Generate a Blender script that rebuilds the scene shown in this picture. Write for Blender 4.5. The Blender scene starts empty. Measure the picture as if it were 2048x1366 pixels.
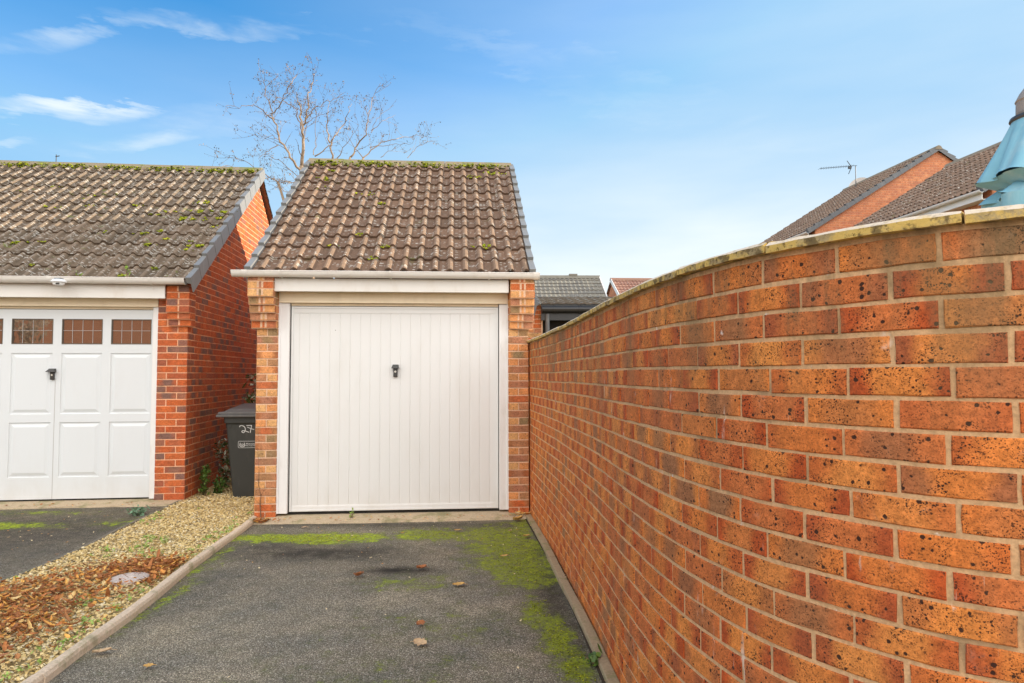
import bpy, math, random
import numpy as np
from mathutils import Vector, Matrix
random.seed(7); rng=np.random.default_rng(7)
R=math.radians
scene=bpy.context.scene
# ------------------------------------------------------------------ camera
CAM_H=1.42; PITCH=R(2.81); ROLL=R(0.15); FPX=1365.0
cd=bpy.data.cameras.new('camera'); cd.sensor_width=36; cd.lens=36*FPX/2048; cd.clip_start=0.05; cd.clip_end=3000
cam=bpy.data.objects.new('camera',cd); scene.collection.objects.link(cam); scene.camera=cam
cam.matrix_world=Matrix.Translation((0,0,CAM_H))@Matrix.Rotation(R(90)+PITCH,4,'X')@Matrix.Rotation(-ROLL,4,'Z')
scene.render.resolution_x=1024; scene.render.resolution_y=683
scene.view_settings.view_transform='Standard'; scene.view_settings.look='None'
scene.view_settings.gamma=1.0; scene.view_settings.use_curve_mapping=False
scene.view_settings.exposure=0.64
SUN_AZ=72; SUN_EL=17      # azimuth clockwise from the view direction (+Y)
# ------------------------------------------------------------------ world
W=bpy.data.worlds.new('World'); scene.world=W; W.use_nodes=True
wt=W.node_tree; wt.nodes.clear()
def wn(t,**k):
    n=wt.nodes.new(t)
    for a,b in k.items(): setattr(n,a,b)
    return n
def wl(a,b): wt.links.new(a,b)
def wmath(op,a,b=None,c=None,clamp=False):
    n=wn('ShaderNodeMath',operation=op); n.use_clamp=clamp
    for i,x in enumerate((a,b,c)):
        if x is None: continue
        if isinstance(x,(int,float)): n.inputs[i].default_value=x
        else: wl(x,n.inputs[i])
    return n.outputs[0]
sky=wn('ShaderNodeTexSky',sky_type='NISHITA'); sky.sun_disc=False
sky.sun_elevation=R(SUN_EL); sky.sun_rotation=R(SUN_AZ); sky.air_density=1.0; sky.dust_density=0.6; sky.ozone_density=2.0
tc=wn('ShaderNodeTexCoord'); sep=wn('ShaderNodeSeparateXYZ'); wl(tc.outputs['Generated'],sep.inputs[0])
hs=wn('ShaderNodeHueSaturation'); hs.inputs['Saturation'].default_value=1.5; hs.inputs['Hue'].default_value=0.500; hs.inputs['Value'].default_value=1.0
wl(sky.outputs[0],hs.inputs['Color'])
skm=wn('ShaderNodeVectorMath',operation='SCALE'); wl(hs.outputs[0],skm.inputs[0]); skm.inputs['Scale'].default_value=0.19
# thin cirrus veil: stretched noise over the direction vector
mp=wn('ShaderNodeMapping'); mp.inputs['Scale'].default_value=(2.0,2.0,11.0); mp.inputs['Location'].default_value=(3.1,1.7,0.4); mp.inputs['Rotation'].default_value=(0,R(-7),0); wl(tc.outputs['Generated'],mp.inputs[0])
nz=wn('ShaderNodeTexNoise'); nz.inputs['Scale'].default_value=1.6; nz.inputs['Detail'].default_value=8; nz.inputs['Roughness'].default_value=0.55; nz.inputs['Distortion'].default_value=0.4
wl(mp.outputs[0],nz.inputs['Vector'])
mr=wn('ShaderNodeMapRange'); mr.inputs['From Min'].default_value=0.46; mr.inputs['From Max'].default_value=0.76; mr.interpolation_type='SMOOTHSTEP'; wl(nz.outputs['Fac'],mr.inputs['Value'])
# the right and the low sky carry more thin haze than the left
lowz=wmath('MULTIPLY_ADD',sep.outputs['Z'],-2.75,1.36,clamp=True)
hz=wmath('MULTIPLY_ADD',sep.outputs['X'],0.7,0.86,clamp=True)
vn=wn('ShaderNodeTexNoise'); vn.inputs['Scale'].default_value=1.3; vn.inputs['Detail'].default_value=5; wl(mp.outputs[0],vn.inputs['Vector'])
rx=wmath('MULTIPLY_ADD',sep.outputs['X'],0.42,0.22,clamp=True)
veil=wmath('MULTIPLY',wmath('MAXIMUM',wmath('MULTIPLY',lowz,hz),rx),wmath('MULTIPLY_ADD',vn.outputs['Fac'],0.5,0.75),clamp=True)
# cirrus wisps: long thin banks at fixed places in the sky, broken up by the stretched noise
ysafe=wmath('MAXIMUM',sep.outputs['Y'],0.05); su_=wmath('DIVIDE',sep.outputs['X'],ysafe); sw_=wmath('DIVIDE',sep.outputs['Z'],ysafe)
wrp=wn('ShaderNodeTexNoise'); wrp.inputs['Scale'].default_value=5.0; wrp.inputs['Detail'].default_value=7; wrp.inputs['Roughness'].default_value=0.62; wl(mp.outputs[0],wrp.inputs['Vector'])
wr2=wn('ShaderNodeTexNoise'); wr2.inputs['Scale'].default_value=7.0; wr2.inputs['Detail'].default_value=3; wl(tc.outputs['Generated'],wr2.inputs['Vector'])
sw_=wmath('ADD',sw_,wmath('ADD',wmath('MULTIPLY_ADD',wrp.outputs['Fac'],0.05,-0.025),wmath('MULTIPLY_ADD',wr2.outputs['Fac'],0.06,-0.03))); su_=wmath('ADD',su_,wmath('MULTIPLY_ADD',wrp.outputs['Fac'],0.22,-0.11))
wmx=None
for (px,py,wx,wy,sl_,st_) in ((110,205,190,26,-0.04,1.0),(60,70,150,30,0.10,0.5),(270,268,170,22,0.12,0.6),(20,272,70,14,0.0,0.6),(400,30,260,26,-0.06,0.5),(620,45,150,18,-0.25,0.3),(450,222,190,40,0.05,0.22),(20,320,60,12,0,0.4),(1150,120,420,36,-0.27,0.13),(1350,220,300,40,-0.25,0.12)):
    a_=wmath('SUBTRACT',su_,(px-1024)/1365); b_=wmath('SUBTRACT',wmath('SUBTRACT',sw_,(750-py)/1365),wmath('MULTIPLY',a_,sl_))
    d_=wmath('ADD',wmath('POWER',wmath('DIVIDE',a_,wx/1365),2),wmath('POWER',wmath('DIVIDE',b_,wy/1365),2))
    m_=wmath('MULTIPLY',wmath('SUBTRACT',1.0,d_,clamp=True),st_*0.95); wmx=m_ if wmx is None else wmath('MAXIMUM',wmx,m_)
mr.inputs['From Min'].default_value=0.36; mr.inputs['From Max'].default_value=0.66; mp.inputs['Scale'].default_value=(3.5,3.5,16.0)
cl=wmath('ADD',wmath('MULTIPLY',wmath('MULTIPLY',mr.outputs[0],wmx),0.8,clamp=True),wmath('MULTIPLY',veil,1.0),clamp=True)
mixc=wn('ShaderNodeMix',data_type='RGBA'); wl(cl,mixc.inputs[0]); skc=wn('ShaderNodeVectorMath',operation='MINIMUM'); wl(skm.outputs[0],skc.inputs[0]); skc.inputs[1].default_value=(0.065,0.315,0.60); wl(skc.outputs[0],mixc.inputs[6]); mixc.inputs[7].default_value=(0.61,0.665,0.675,1)
# unseen bright cloud bank behind the photographer, added to light the shaded fronts
back=wn('ShaderNodeMapRange'); back.interpolation_type='SMOOTHSTEP'; back.inputs['From Min'].default_value=0.05; back.inputs['From Max'].default_value=-0.45; wl(sep.outputs['Y'],back.inputs['Value'])
bn=wn('ShaderNodeTexNoise'); bn.inputs['Scale'].default_value=2.5; bn.inputs['Detail'].default_value=4; wl(tc.outputs['Generated'],bn.inputs['Vector'])
bk=wmath('MULTIPLY',back.outputs[0],wmath('MULTIPLY_ADD',bn.outputs['Fac'],0.7,0.6,clamp=True))
mix2=wn('ShaderNodeMix',data_type='RGBA'); wl(bk,mix2.inputs[0]); wl(mixc.outputs[2],mix2.inputs[6]); mix2.inputs[7].default_value=(1.74,1.71,1.68,1)
bg=wn('ShaderNodeBackground'); bg.inputs['Strength'].default_value=1.0; wl(mix2.outputs[2],bg.inputs[0])
wo=wn('ShaderNodeOutputWorld'); wl(bg.outputs[0],wo.inputs[0])
# ------------------------------------------------------------------ sun
sl=bpy.data.lights.new('sun','SUN'); sl.energy=5.0; sl.angle=R(0.5); sl.color=(1.0,0.90,0.74)
so=bpy.data.objects.new('sun',sl); scene.collection.objects.link(so)
sd=Vector((math.sin(R(SUN_AZ))*math.cos(R(SUN_EL)),math.cos(R(SUN_AZ))*math.cos(R(SUN_EL)),math.sin(R(SUN_EL))))
so.rotation_euler=(-sd).to_track_quat('-Z','Y').to_euler(); so.location=(20,20,20)

# ================================================================== helpers
def at(px,py,Y):
    u=(px-1024)/FPX; v=-(py-683)/FPX
    u,v=u*math.cos(ROLL)+v*math.sin(ROLL), -u*math.sin(ROLL)+v*math.cos(ROLL)
    d=Vector((u,math.cos(PITCH)-v*math.sin(PITCH),math.sin(PITCH)+v*math.cos(PITCH)))
    return Vector((0,0,CAM_H))+d*(Y/d.y)
class Fr:
    """local frame: a along the front, b into depth, z up"""
    def __init__(s,o,yaw): 
        s.o=Vector(o); a=R(yaw); s.yaw=a; s.u=Vector((math.cos(a),math.sin(a),0)); s.v=Vector((-math.sin(a),math.cos(a),0))
    def __call__(s,a,b,z): return s.o+s.u*a+s.v*b+Vector((0,0,z))
class MB:
    def __init__(s): s.v=[];s.f=[];s.m=[];s.buv=[];s.bid=[];s.bl=[]
    def add(s,vs,fs,m=0,buv=None,bid=(0,0,0),bl=None):
        n=len(s.v); s.v.extend([tuple(x) for x in vs]); s.f.extend([tuple(i+n for i in f) for f in fs]); s.m.extend([m]*len(fs))
        s.buv.extend(buv if buv else [(0,0,0)]*len(vs)); s.bid.extend([bid]*len(vs)); s.bl.extend(bl if bl else [(0,0,0)]*len(vs))
    def box(s,F,a0,a1,b0,b1,z0,z1,m=0,bev=0.0,bid=(0,0,0)):
        if bev<=0:
            P=[F(a,b,z) for z in (z0,z1) for b in (b0,b1) for a in (a0,a1)]
            s.add(P,[(0,2,3,1),(4,5,7,6),(0,1,5,4),(1,3,7,5),(3,2,6,7),(2,0,4,6)],m,bid=bid); return
        e=bev; P=[]
        A=(a0,a1);B=(b0,b1);Z=(z0,z1); idx={}
        for i in (0,1):
            for j in (0,1):
                for k in (0,1):
                    for ax in range(3):
                        a=A[i]+(0 if ax==0 else (e if i==0 else -e)); b=B[j]+(0 if ax==1 else (e if j==0 else -e)); z=Z[k]+(0 if ax==2 else (e if k==0 else -e))
                        idx[(i,j,k,ax)]=len(P); P.append(F(a,b,z))
        fs=[]
        for ax in range(3):
            for sd_ in (0,1):
                o=[x for x in range(3) if x!=ax]; q=[]
                for (p,r) in ((0,0),(1,0),(1,1),(0,1)):
                    t=[0,0,0]; t[ax]=sd_; t[o[0]]=p; t[o[1]]=r; q.append(idx[(t[0],t[1],t[2],ax)])
                flip=(ax==1)!=(sd_==0)
                fs.append(tuple(q[::-1]) if flip else tuple(q))
        for ax in range(3):
            o=[x for x in range(3) if x!=ax]
            for p in (0,1):
                for r in (0,1):
                    q=[]
                    for e_,w in ((0,o[0]),(1,o[0]),(1,o[1]),(0,o[1])):
                        t=[0,0,0]; t[ax]=e_; t[o[0]]=p; t[o[1]]=r; q.append(idx[(t[0],t[1],t[2],w)])
                    fs.append(tuple(q))
        for i in (0,1):
            for j in (0,1):
                for k in (0,1): fs.append(tuple(idx[(i,j,k,ax)] for ax in range(3)))
        s.add(P,fs,m,bid=bid)
    def tube(s,pts,rad,n=8,m=0,cap=True,bid=(0,0,0)):
        pts=[Vector(p) for p in pts]; k=len(pts); rads=rad if isinstance(rad,(list,tuple)) else [rad]*k
        V=[];up=None
        for i,p in enumerate(pts):
            d=(pts[min(i+1,k-1)]-pts[max(i-1,0)]); 
            if d.length<1e-9: d=Vector((0,0,1))
            d.normalize()
            if up is None: up=d.cross(Vector((0,0,1))) if abs(d.z)<0.95 else d.cross(Vector((1,0,0)))
            up=(up-d*up.dot(d)).normalized(); w=d.cross(up)
            for j in range(n):
                t=2*math.pi*j/n; V.append(p+(up*math.cos(t)+w*math.sin(t))*rads[i])
        Fc=[(i*n+j,i*n+(j+1)%n,(i+1)*n+(j+1)%n,(i+1)*n+j) for i in range(k-1) for j in range(n)]
        if cap: Fc+=[tuple(range(n))[::-1],tuple((k-1)*n+j for j in range(n))]
        s.add(V,Fc,m,bid=bid)
    def strip(s,F,prof,a0,a1,m=0,cap=True,seg=1):
        """extrude closed profile [(b,z)] along a"""
        n=len(prof);V=[F(a0+(a1-a0)*k/seg,b,z) for k in range(seg+1) for (b,z) in prof]
        Fc=[(k*n+j,k*n+(j+1)%n,(k+1)*n+(j+1)%n,(k+1)*n+j) for k in range(seg) for j in range(n)]
        if cap: Fc+=[tuple(range(n))[::-1],tuple(seg*n+j for j in range(n))]
        s.add(V,Fc,m)
    def build(s,name,mats,parent=None,smooth=False,attrs=True,recalc=True):
        me=bpy.data.meshes.new(name); me.from_pydata(s.v,[],s.f)
        mats=mats if isinstance(mats,(list,tuple)) else [mats]
        for m in mats: me.materials.append(m)
        if len(mats)>1: me.polygons.foreach_set('material_index',s.m)
        if attrs:
            for nm,dat in (('buv',s.buv),('bid',s.bid),('bl',s.bl)):
                at_=me.attributes.new(nm,'FLOAT_VECTOR','POINT'); at_.data.foreach_set('vector',np.array(dat,dtype=np.float32).ravel())
        if smooth: me.polygons.foreach_set('use_smooth',[True]*len(me.polygons))
        if recalc:
            import bmesh
            bm=bmesh.new(); bm.from_mesh(me); bmesh.ops.recalc_face_normals(bm,faces=bm.faces); bm.to_mesh(me); bm.free()
        me.update()
        o=bpy.data.objects.new(name,me); scene.collection.objects.link(o)
        if parent: o.parent=parent
        return o
def tag(o,label=None,cat=None,group=None,kind=None):
    if label: o['label']=label
    if cat: o['category']=cat
    if group: o['group']=group
    if kind: o['kind']=kind
    return o
def empty(name,label,cat,group=None):
    # parts are built in world coordinates, so the root stays at the origin until rebase() moves it to the thing's base
    o=bpy.data.objects.new(name,None); scene.collection.objects.link(o); o.empty_display_size=0.2
    return tag(o,label,cat,group)
def rebase(root,loc):
    loc=Vector(loc); root.location=loc
    for c in root.children: c.location=c.location-loc
# ------------------------------------------------------------------ materials
class NT:
    def __init__(s,name):
        s.m=bpy.data.materials.new(name); s.m.use_nodes=True; s.t=s.m.node_tree; s.t.nodes.clear()
        s.out=s.n('ShaderNodeOutputMaterial'); s.b=s.n('ShaderNodeBsdfPrincipled'); s.t.links.new(s.b.outputs[0],s.out.inputs[0])
        s.b.inputs['Specular IOR Level'].default_value=0.3
    def n(s,t,**k):
        x=s.t.nodes.new(t)
        for a,b in k.items(): setattr(x,a,b)
        return x
    def put(s,sock,v):
        if v is None: return
        if isinstance(v,bpy.types.NodeSocket): s.t.links.new(v,sock)
        elif isinstance(v,(tuple,list)) and len(v)==3 and sock.type=='RGBA': sock.default_value=(*v,1)
        else: sock.default_value=v
    def math(s,op,a,b=None,c=None,clamp=False):
        x=s.n('ShaderNodeMath',operation=op); x.use_clamp=clamp
        for i,v in enumerate((a,b,c)): s.put(x.inputs[i],v)
        return x.outputs[0]
    def vm(s,op,a,b=None,sc=None):
        x=s.n('ShaderNodeVectorMath',operation=op); s.put(x.inputs[0],a)
        if b is not None: s.put(x.inputs[1],b)
        if sc is not None: s.put(x.inputs['Scale'],sc)
        return x.outputs[0]
    def mix(s,f,a,b,mode='MIX'):
        x=s.n('ShaderNodeMix',data_type='RGBA',blend_type=mode); s.put(x.inputs[0],f); s.put(x.inputs[6],a); s.put(x.inputs[7],b); return x.outputs[2]
    def rng(s,v,a,b,c=0.0,d=1.0,smooth=True):
        x=s.n('ShaderNodeMapRange'); x.interpolation_type='SMOOTHSTEP' if smooth else 'LINEAR'
        for i,q in enumerate((v,a,b,c,d)): s.put(x.inputs[i],q)
        return x.outputs[0]
    def noise(s,vec,scale,detail=4,rough=0.55,dist=0.0,col=False):
        x=s.n('ShaderNodeTexNoise'); s.put(x.inputs['Vector'],vec); x.inputs['Scale'].default_value=scale; x.inputs['Detail'].default_value=detail
        x.inputs['Roughness'].default_value=rough; x.inputs['Distortion'].default_value=dist; return x.outputs['Color' if col else 'Fac']
    def vor(s,vec,scale,feat='F1',rand=1.0):
        x=s.n('ShaderNodeTexVoronoi',feature=feat); s.put(x.inputs['Vector'],vec); x.inputs['Scale'].default_value=scale; x.inputs['Randomness'].default_value=rand
        return x
    def ramp(s,f,stops,const=False):
        x=s.n('ShaderNodeValToRGB'); s.put(x.inputs[0],f); r=x.color_ramp; r.interpolation='CONSTANT' if const else 'LINEAR'
        while len(r.elements)<len(stops): r.elements.new(0.5)
        for e,(p,c) in zip(r.elements,stops): e.position=p; e.color=(*c,1)
        return x.outputs[0]
    def attr(s,name,out='Vector'):
        x=s.n('ShaderNodeAttribute'); x.attribute_name=name; return x.outputs[out]
    def sep(s,v):
        x=s.n('ShaderNodeSeparateXYZ'); s.put(x.inputs[0],v); return x.outputs
    def pos(s): return s.n('ShaderNodeNewGeometry').outputs['Position']
    def bump(s,h,dist=0.002,strength=1.0,nrm=None):
        x=s.n('ShaderNodeBump'); s.put(x.inputs['Height'],h); x.inputs['Distance'].default_value=dist; x.inputs['Strength'].default_value=strength
        if nrm is not None: s.put(x.inputs['Normal'],nrm)
        s.put(s.b.inputs['Normal'],x.outputs[0]); return x.outputs[0]
    def fin(s,col=None,rough=None,spec=None,metal=None):
        s.put(s.b.inputs['Base Color'],col); s.put(s.b.inputs['Roughness'],rough)
        if spec is not None: s.put(s.b.inputs['Specular IOR Level'],spec)
        if metal is not None: s.put(s.b.inputs['Metallic'],metal)
        return s.m
def srgb(r,g,b): 
    f=lambda c:(c/12.92 if c<=0.04045 else ((c+0.055)/1.055)**2.4)
    return tuple(f(x/255) for x in (r,g,b))
def stain_nodes(t,c):
    P=t.pos(); z=t.sep(P)[2]
    w=t.noise(t.vm('MULTIPLY',P,(1,1,0.22)),7,5,0.65,0.3); up=t.rng(z,1.15,1.72)
    c=t.mix(t.math('MULTIPLY',t.rng(w,0.42,0.62),t.math('MULTIPLY',up,0.62)),c,(0.15,0.11,0.055))
    w2=t.noise(t.vm('MULTIPLY',P,(1,1,0.4)),2.4,5,0.7); c=t.mix(t.rng(w2,0.55,0.74,0,0.38),c,(0.19,0.12,0.06))
    q=t.vm('ADD',t.vm('MULTIPLY',P,(1,1,0.55)),t.vm('SCALE',t.noise(P,40,3,col=True),sc=0.03)); v=t.vor(q,5.5); r=t.sep(v.outputs['Color'])
    d=t.math('MULTIPLY',t.math('GREATER_THAN',r[0],0.5),t.rng(v.outputs['Distance'],t.math('MULTIPLY',r[1],0.11),0.0)); c=t.mix(t.math('MULTIPLY',d,0.85),c,(0.85,0.78,0.68))
    q2=t.vm('MULTIPLY',P,(1,1,0.16)); l=t.noise(q2,26,4,0.6); zone=t.noise(P,1.8,2); c=t.mix(t.math('MULTIPLY',t.rng(l,0.64,0.73),t.rng(zone,0.50,0.58,0,0.7)),c,(0.80,0.68,0.55))
    return c
def brick_mat(name,pal,second,spots=0.6,wire=False,k=1.0,stain=False):
    t=NT(name); uv=t.attr('buv'); bid=t.attr('bid'); bl=t.attr('bl'); b=t.sep(bid); l=t.sep(bl)
    p=t.vm('ADD',uv,t.vm('SCALE',bid,sc=37.0))
    base=t.ramp(b[0],[((i+0.0)/len(pal),c) for i,c in enumerate(pal)],const=False)
    n1=t.noise(p,9,3); n2=t.noise(p,60,4,0.6)
    ax=t.math('ABSOLUTE',l[0]); ay=t.math('ABSOLUTE',l[1])
    cen=t.math('ADD',ax,t.math('MULTIPLY_ADD',n1,1.1,-0.55))
    cen=t.rng(cen,0.30,0.85)             # 0 centre, 1 ends
    fl=t.rng(b[1],0.78,0.82)             # some bricks have dark ends, some dark hearts
    sel=t.mix(fl,cen,t.math('SUBTRACT',1.0,cen))
    amt=t.math('MULTIPLY',sel,t.rng(b[2],0.0,0.8,0.35,1.0))
    c=t.mix(amt,base,t.ramp(b[1],[(0.0,second[0]),(0.5,second[1]),(1.0,second[2])]))
    c=t.mix(1.0,c,t.ramp(n2,[(0.25,(0.72,)*3),(0.7,(1.18,)*3)]),'MULTIPLY')
    n9=t.noise(p,210,4,0.7); c=t.mix(1.0,c,t.ramp(n9,[(0.3,(0.78,0.72,0.68)),(0.6,(1.1,1.12,1.14))]),'MULTIPLY')
    n3=t.noise(p,22,3,0.6); c=t.mix(1.0,c,t.ramp(n3,[(0.3,(0.84,)*3),(0.7,(1.12,)*3)]),'MULTIPLY')
    h=n2
    if spots>0:
        pv=t.vm('ADD',p,t.vm('SCALE',t.noise(p,120,2,col=True),sc=0.006))
        v1=t.vor(pv,55); r1=t.sep(v1.outputs['Color']); rad=t.rng(r1[0],0.35,1.0,0.0,0.37,False)
        d1=t.rng(t.math('SUBTRACT',rad,v1.outputs['Distance']),0.0,0.10)
        v2=t.vor(pv,150); r2=t.sep(v2.outputs['Color']); rad2=t.rng(r2[0],0.2,1.0,0.06,0.52,False)
        d2=t.rng(t.math('SUBTRACT',rad2,v2.outputs['Distance']),0.0,0.16)
        v3=t.vor(pv,300); r3=t.sep(v3.outputs['Color']); rad3=t.rng(r3[0],0.1,1.0,0.08,0.62,False)
        d3=t.rng(t.math('SUBTRACT',rad3,v3.outputs['Distance']),0.0,0.2)
        cl=t.rng(t.noise(p,14,2),0.42,0.62)
        d=t.math('MAXIMUM',d1,t.math('MAXIMUM',t.math('MULTIPLY',d2,t.math('MULTIPLY_ADD',cl,0.6,0.4)),t.math('MULTIPLY',d3,t.math('MULTIPLY_ADD',cl,0.5,0.4))))
        c=t.mix(t.math('MULTIPLY',d,spots),c,(0.035,0.016,0.011))
        h=t.math('SUBTRACT',h,t.math('MULTIPLY',d,0.5))
    if wire:  # drag-wire texture: short horizontal scratches
        q=t.vm('MULTIPLY',p,(30,240,30)); w=t.noise(q,1,3); h=t.math('ADD',h,t.math('MULTIPLY',w,1.2))
        c=t.mix(1.0,c,t.ramp(w,[(0.35,(0.8,)*3),(0.6,(1.08,)*3)]),'MULTIPLY')
    # weathering over the whole wall, in world space
    P=t.pos(); g=t.noise(t.vm('MULTIPLY',P,(1,1,0.45)),1.7,5,0.6); c=t.mix(t.rng(g,0.52,0.78,0,0.3),c,(0.13,0.085,0.045))
    g2=t.noise(P,7,5,0.7,0.6); c=t.mix(t.rng(g2,0.62,0.8,0,0.25),c,(0.62,0.50,0.40))
    if stain: c=stain_nodes(t,c)
    t.bump(h,0.0022,0.9)
    return t.fin(t.vm('SCALE',c,sc=k),0.85,0.2)
def mortar_mat(name,col,dirt=(0.16,0.12,0.07),stain=False):
    t=NT(name); P=t.pos(); n=t.noise(P,90,5,0.65); n2=t.noise(P,3.5,5,0.65); n3=t.noise(P,16,4,0.7)
    c=t.mix(1.0,col,t.ramp(n,[(0.25,(0.7,)*3),(0.75,(1.2,)*3)]),'MULTIPLY')
    c=t.mix(t.rng(n2,0.5,0.72,0,0.55),c,dirt); c=t.mix(t.rng(n3,0.66,0.74,0,0.8),c,(0.75,0.70,0.62))
    if stain: c=stain_nodes(t,c)
    t.bump(n,0.003,0.8); return t.fin(c,0.95,0.1)
M={}
M['wall_brick']=brick_mat('speckled_orange_brick',[(0.69,0.215,0.046),(0.64,0.18,0.042),(0.72,0.245,0.054),(0.66,0.195,0.043),(0.74,0.27,0.062),(0.60,0.17,0.048)],[(0.50,0.092,0.022),(0.43,0.09,0.03),(0.35,0.165,0.07)],0.97,stain=True)
M['wall_mortar']=mortar_mat('buff_mortar',(0.64,0.395,0.205),stain=True)
M['buff_brick']=brick_mat('buff_orange_brick',[(0.80,0.45,0.19),(0.74,0.37,0.145),(0.78,0.33,0.12),(0.56,0.25,0.12),(0.46,0.20,0.115),(0.62,0.16,0.05)],[(0.42,0.12,0.045),(0.45,0.20,0.08),(0.32,0.22,0.11)],0.55)
M['buff_mortar']=mortar_mat('pink_buff_mortar',(0.76,0.50,0.33))
M['red_brick']=brick_mat('red_wirecut_brick',[(0.62,0.145,0.042),(0.68,0.19,0.06),(0.58,0.13,0.04),(0.64,0.165,0.052),(0.60,0.14,0.045),(0.48,0.115,0.045),(0.25,0.13,0.10)],[(0.56,0.11,0.032),(0.52,0.13,0.05),(0.32,0.15,0.10)],0.0,True)
M['red_mortar']=mortar_mat('peach_mortar',(0.85,0.48,0.29))
M['far_brick']=brick_mat('orange_house_brick',[(0.68,0.27,0.13),(0.62,0.23,0.11),(0.72,0.32,0.16),(0.66,0.26,0.125),(0.56,0.22,0.12)],[(0.56,0.2,0.1),(0.6,0.22,0.1),(0.5,0.2,0.12)],0.0,True)
M['far_mortar']=mortar_mat('far_mortar',(0.6,0.33,0.2))
def tile_mat(name,pal,lichen,moss,dust):
    t=NT(name); uv=t.attr('buv'); bid=t.attr('bid'); b=t.sep(bid); l=t.sep(t.attr('bl')); p=t.vm('ADD',uv,t.vm('SCALE',bid,sc=23.0)); P=t.pos()
    c=t.ramp(b[0],[(i/len(pal),q) for i,q in enumerate(pal)])
    n=t.noise(p,55,5,0.65); n2=t.noise(P,2.3,4); n4=t.noise(P,13,4,0.6)
    c=t.mix(1.0,c,t.ramp(n,[(0.25,(0.65,)*3),(0.75,(1.25,)*3)]),'MULTIPLY')
    c=t.mix(t.math('MULTIPLY',t.rng(l[2],0.2,0.9),0.45),c,dust)          # worn, paler rolls
    c=t.mix(t.rng(n4,0.5,0.75,0,0.4),c,(0.10,0.085,0.065))
    pv=t.vm('ADD',t.vm('MULTIPLY',uv,(1.0,1.8,1.0)),t.vm('SCALE',t.noise(P,60,3,col=True),sc=0.035))
    v=t.vor(pv,24); r=t.sep(v.outputs['Color']); rad=t.rng(r[0],1.0-lichen,1.0,0.16,0.60,False)
    d=t.math('MULTIPLY',t.rng(t.math('SUBTRACT',rad,v.outputs['Distance']),0.0,0.08),t.math('GREATER_THAN',r[0],1.0-lichen))
    n5=t.noise(p,170,3); d=t.math('MULTIPLY',d,t.rng(n5,0.36,0.52)); d=t.math('MULTIPLY',d,t.rng(t.noise(P,4.5,3),0.34,0.56,0.25,1.0))
    c=t.mix(t.math('MULTIPLY',d,0.9),c,(0.62,0.57,0.49))
    mk=t.math('MULTIPLY',t.rng(t.noise(P,6.5,5,0.7),0.60,0.68),t.rng(n2,0.45,0.6)); c=t.mix(t.math('MULTIPLY',mk,moss),c,(0.16,0.19,0.03))
    # butt end of every tile darkened: course shadow put into the colour
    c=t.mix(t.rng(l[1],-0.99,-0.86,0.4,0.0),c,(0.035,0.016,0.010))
    t.bump(t.math('ADD',n,t.math('MULTIPLY',d,0.6)),0.003,0.8); return t.fin(c,0.88,0.2)
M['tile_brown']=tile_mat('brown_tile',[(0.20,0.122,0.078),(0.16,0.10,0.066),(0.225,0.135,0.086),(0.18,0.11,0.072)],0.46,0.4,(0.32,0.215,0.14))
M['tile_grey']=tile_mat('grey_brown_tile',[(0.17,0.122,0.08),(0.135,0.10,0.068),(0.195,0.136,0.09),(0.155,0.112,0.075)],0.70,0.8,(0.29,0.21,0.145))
M['tile_far']=tile_mat('house_tile',[(0.18,0.112,0.078),(0.145,0.095,0.068),(0.21,0.13,0.088)],0.30,0.8,(0.26,0.185,0.13))
M['tile_greyfar']=tile_mat('distant_grey_tile',[(0.22,0.20,0.165),(0.19,0.175,0.15),(0.25,0.225,0.18)],0.06,0.3,(0.26,0.24,0.20))
M['tile_redfar']=tile_mat('distant_red_tile',[(0.33,0.16,0.11),(0.28,0.14,0.10),(0.37,0.19,0.13)],0.1,0.0,(0.4,0.24,0.18))
def paint_mat(name,col,rough=0.4,dirt=0.25,dcol=(0.42,0.36,0.26),sc=3.0,spec=0.4,speck=False):
    t=NT(name); P=t.pos(); n=t.noise(t.vm('MULTIPLY',P,(1,1,0.35)),sc,5,0.65); n2=t.noise(P,140,3)
    c=t.mix(t.rng(n,0.48,0.8,0,dirt),col,dcol)
    if speck:
        v=t.vor(P,9); r=t.sep(v.outputs['Color']); d=t.math('MULTIPLY',t.math('GREATER_THAN',r[0],0.80),t.math('LESS_THAN',v.outputs['Distance'],t.math('MULTIPLY',r[1],0.045))); c=t.mix(t.math('MULTIPLY',d,0.8),c,(0.16,0.12,0.08))
        z=t.sep(P)[2]; low=t.rng(z,0.05,0.45,1.0,0.0); c=t.mix(t.math('MULTIPLY',low,t.rng(n,0.35,0.7,0.02,0.22)),c,(0.5,0.44,0.34))
    t.bump(n2,0.0006,0.3); return t.fin(c,rough,spec)
M['door_white']=paint_mat('white_door_paint',(0.755,0.745,0.72),0.42,0.12,speck=True)
M['door_cool']=paint_mat('cool_white_door',(0.715,0.735,0.74),0.35,0.08,speck=True)
M['frame_white']=paint_mat('white_timber',(0.80,0.775,0.75),0.5,0.35,sc=6)
M['fascia']=paint_mat('white_fascia',(0.80,0.765,0.71),0.45,0.3,(0.55,0.43,0.28),5)
M['header']=paint_mat('cream_header',(0.86,0.72,0.52),0.5,0.3,(0.5,0.38,0.22),4)
M['gutter']=paint_mat('white_gutter',(0.80,0.75,0.69),0.35,0.3,(0.45,0.38,0.3),7,0.5)
M['verge']=paint_mat('grey_verge_plastic',(0.225,0.225,0.22),0.45,0.5,(0.33,0.33,0.32),14,0.4)
M['verge_dark']=paint_mat('slate_verge',(0.13,0.135,0.14),0.5,0.5,(0.25,0.25,0.24),14,0.4)
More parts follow.
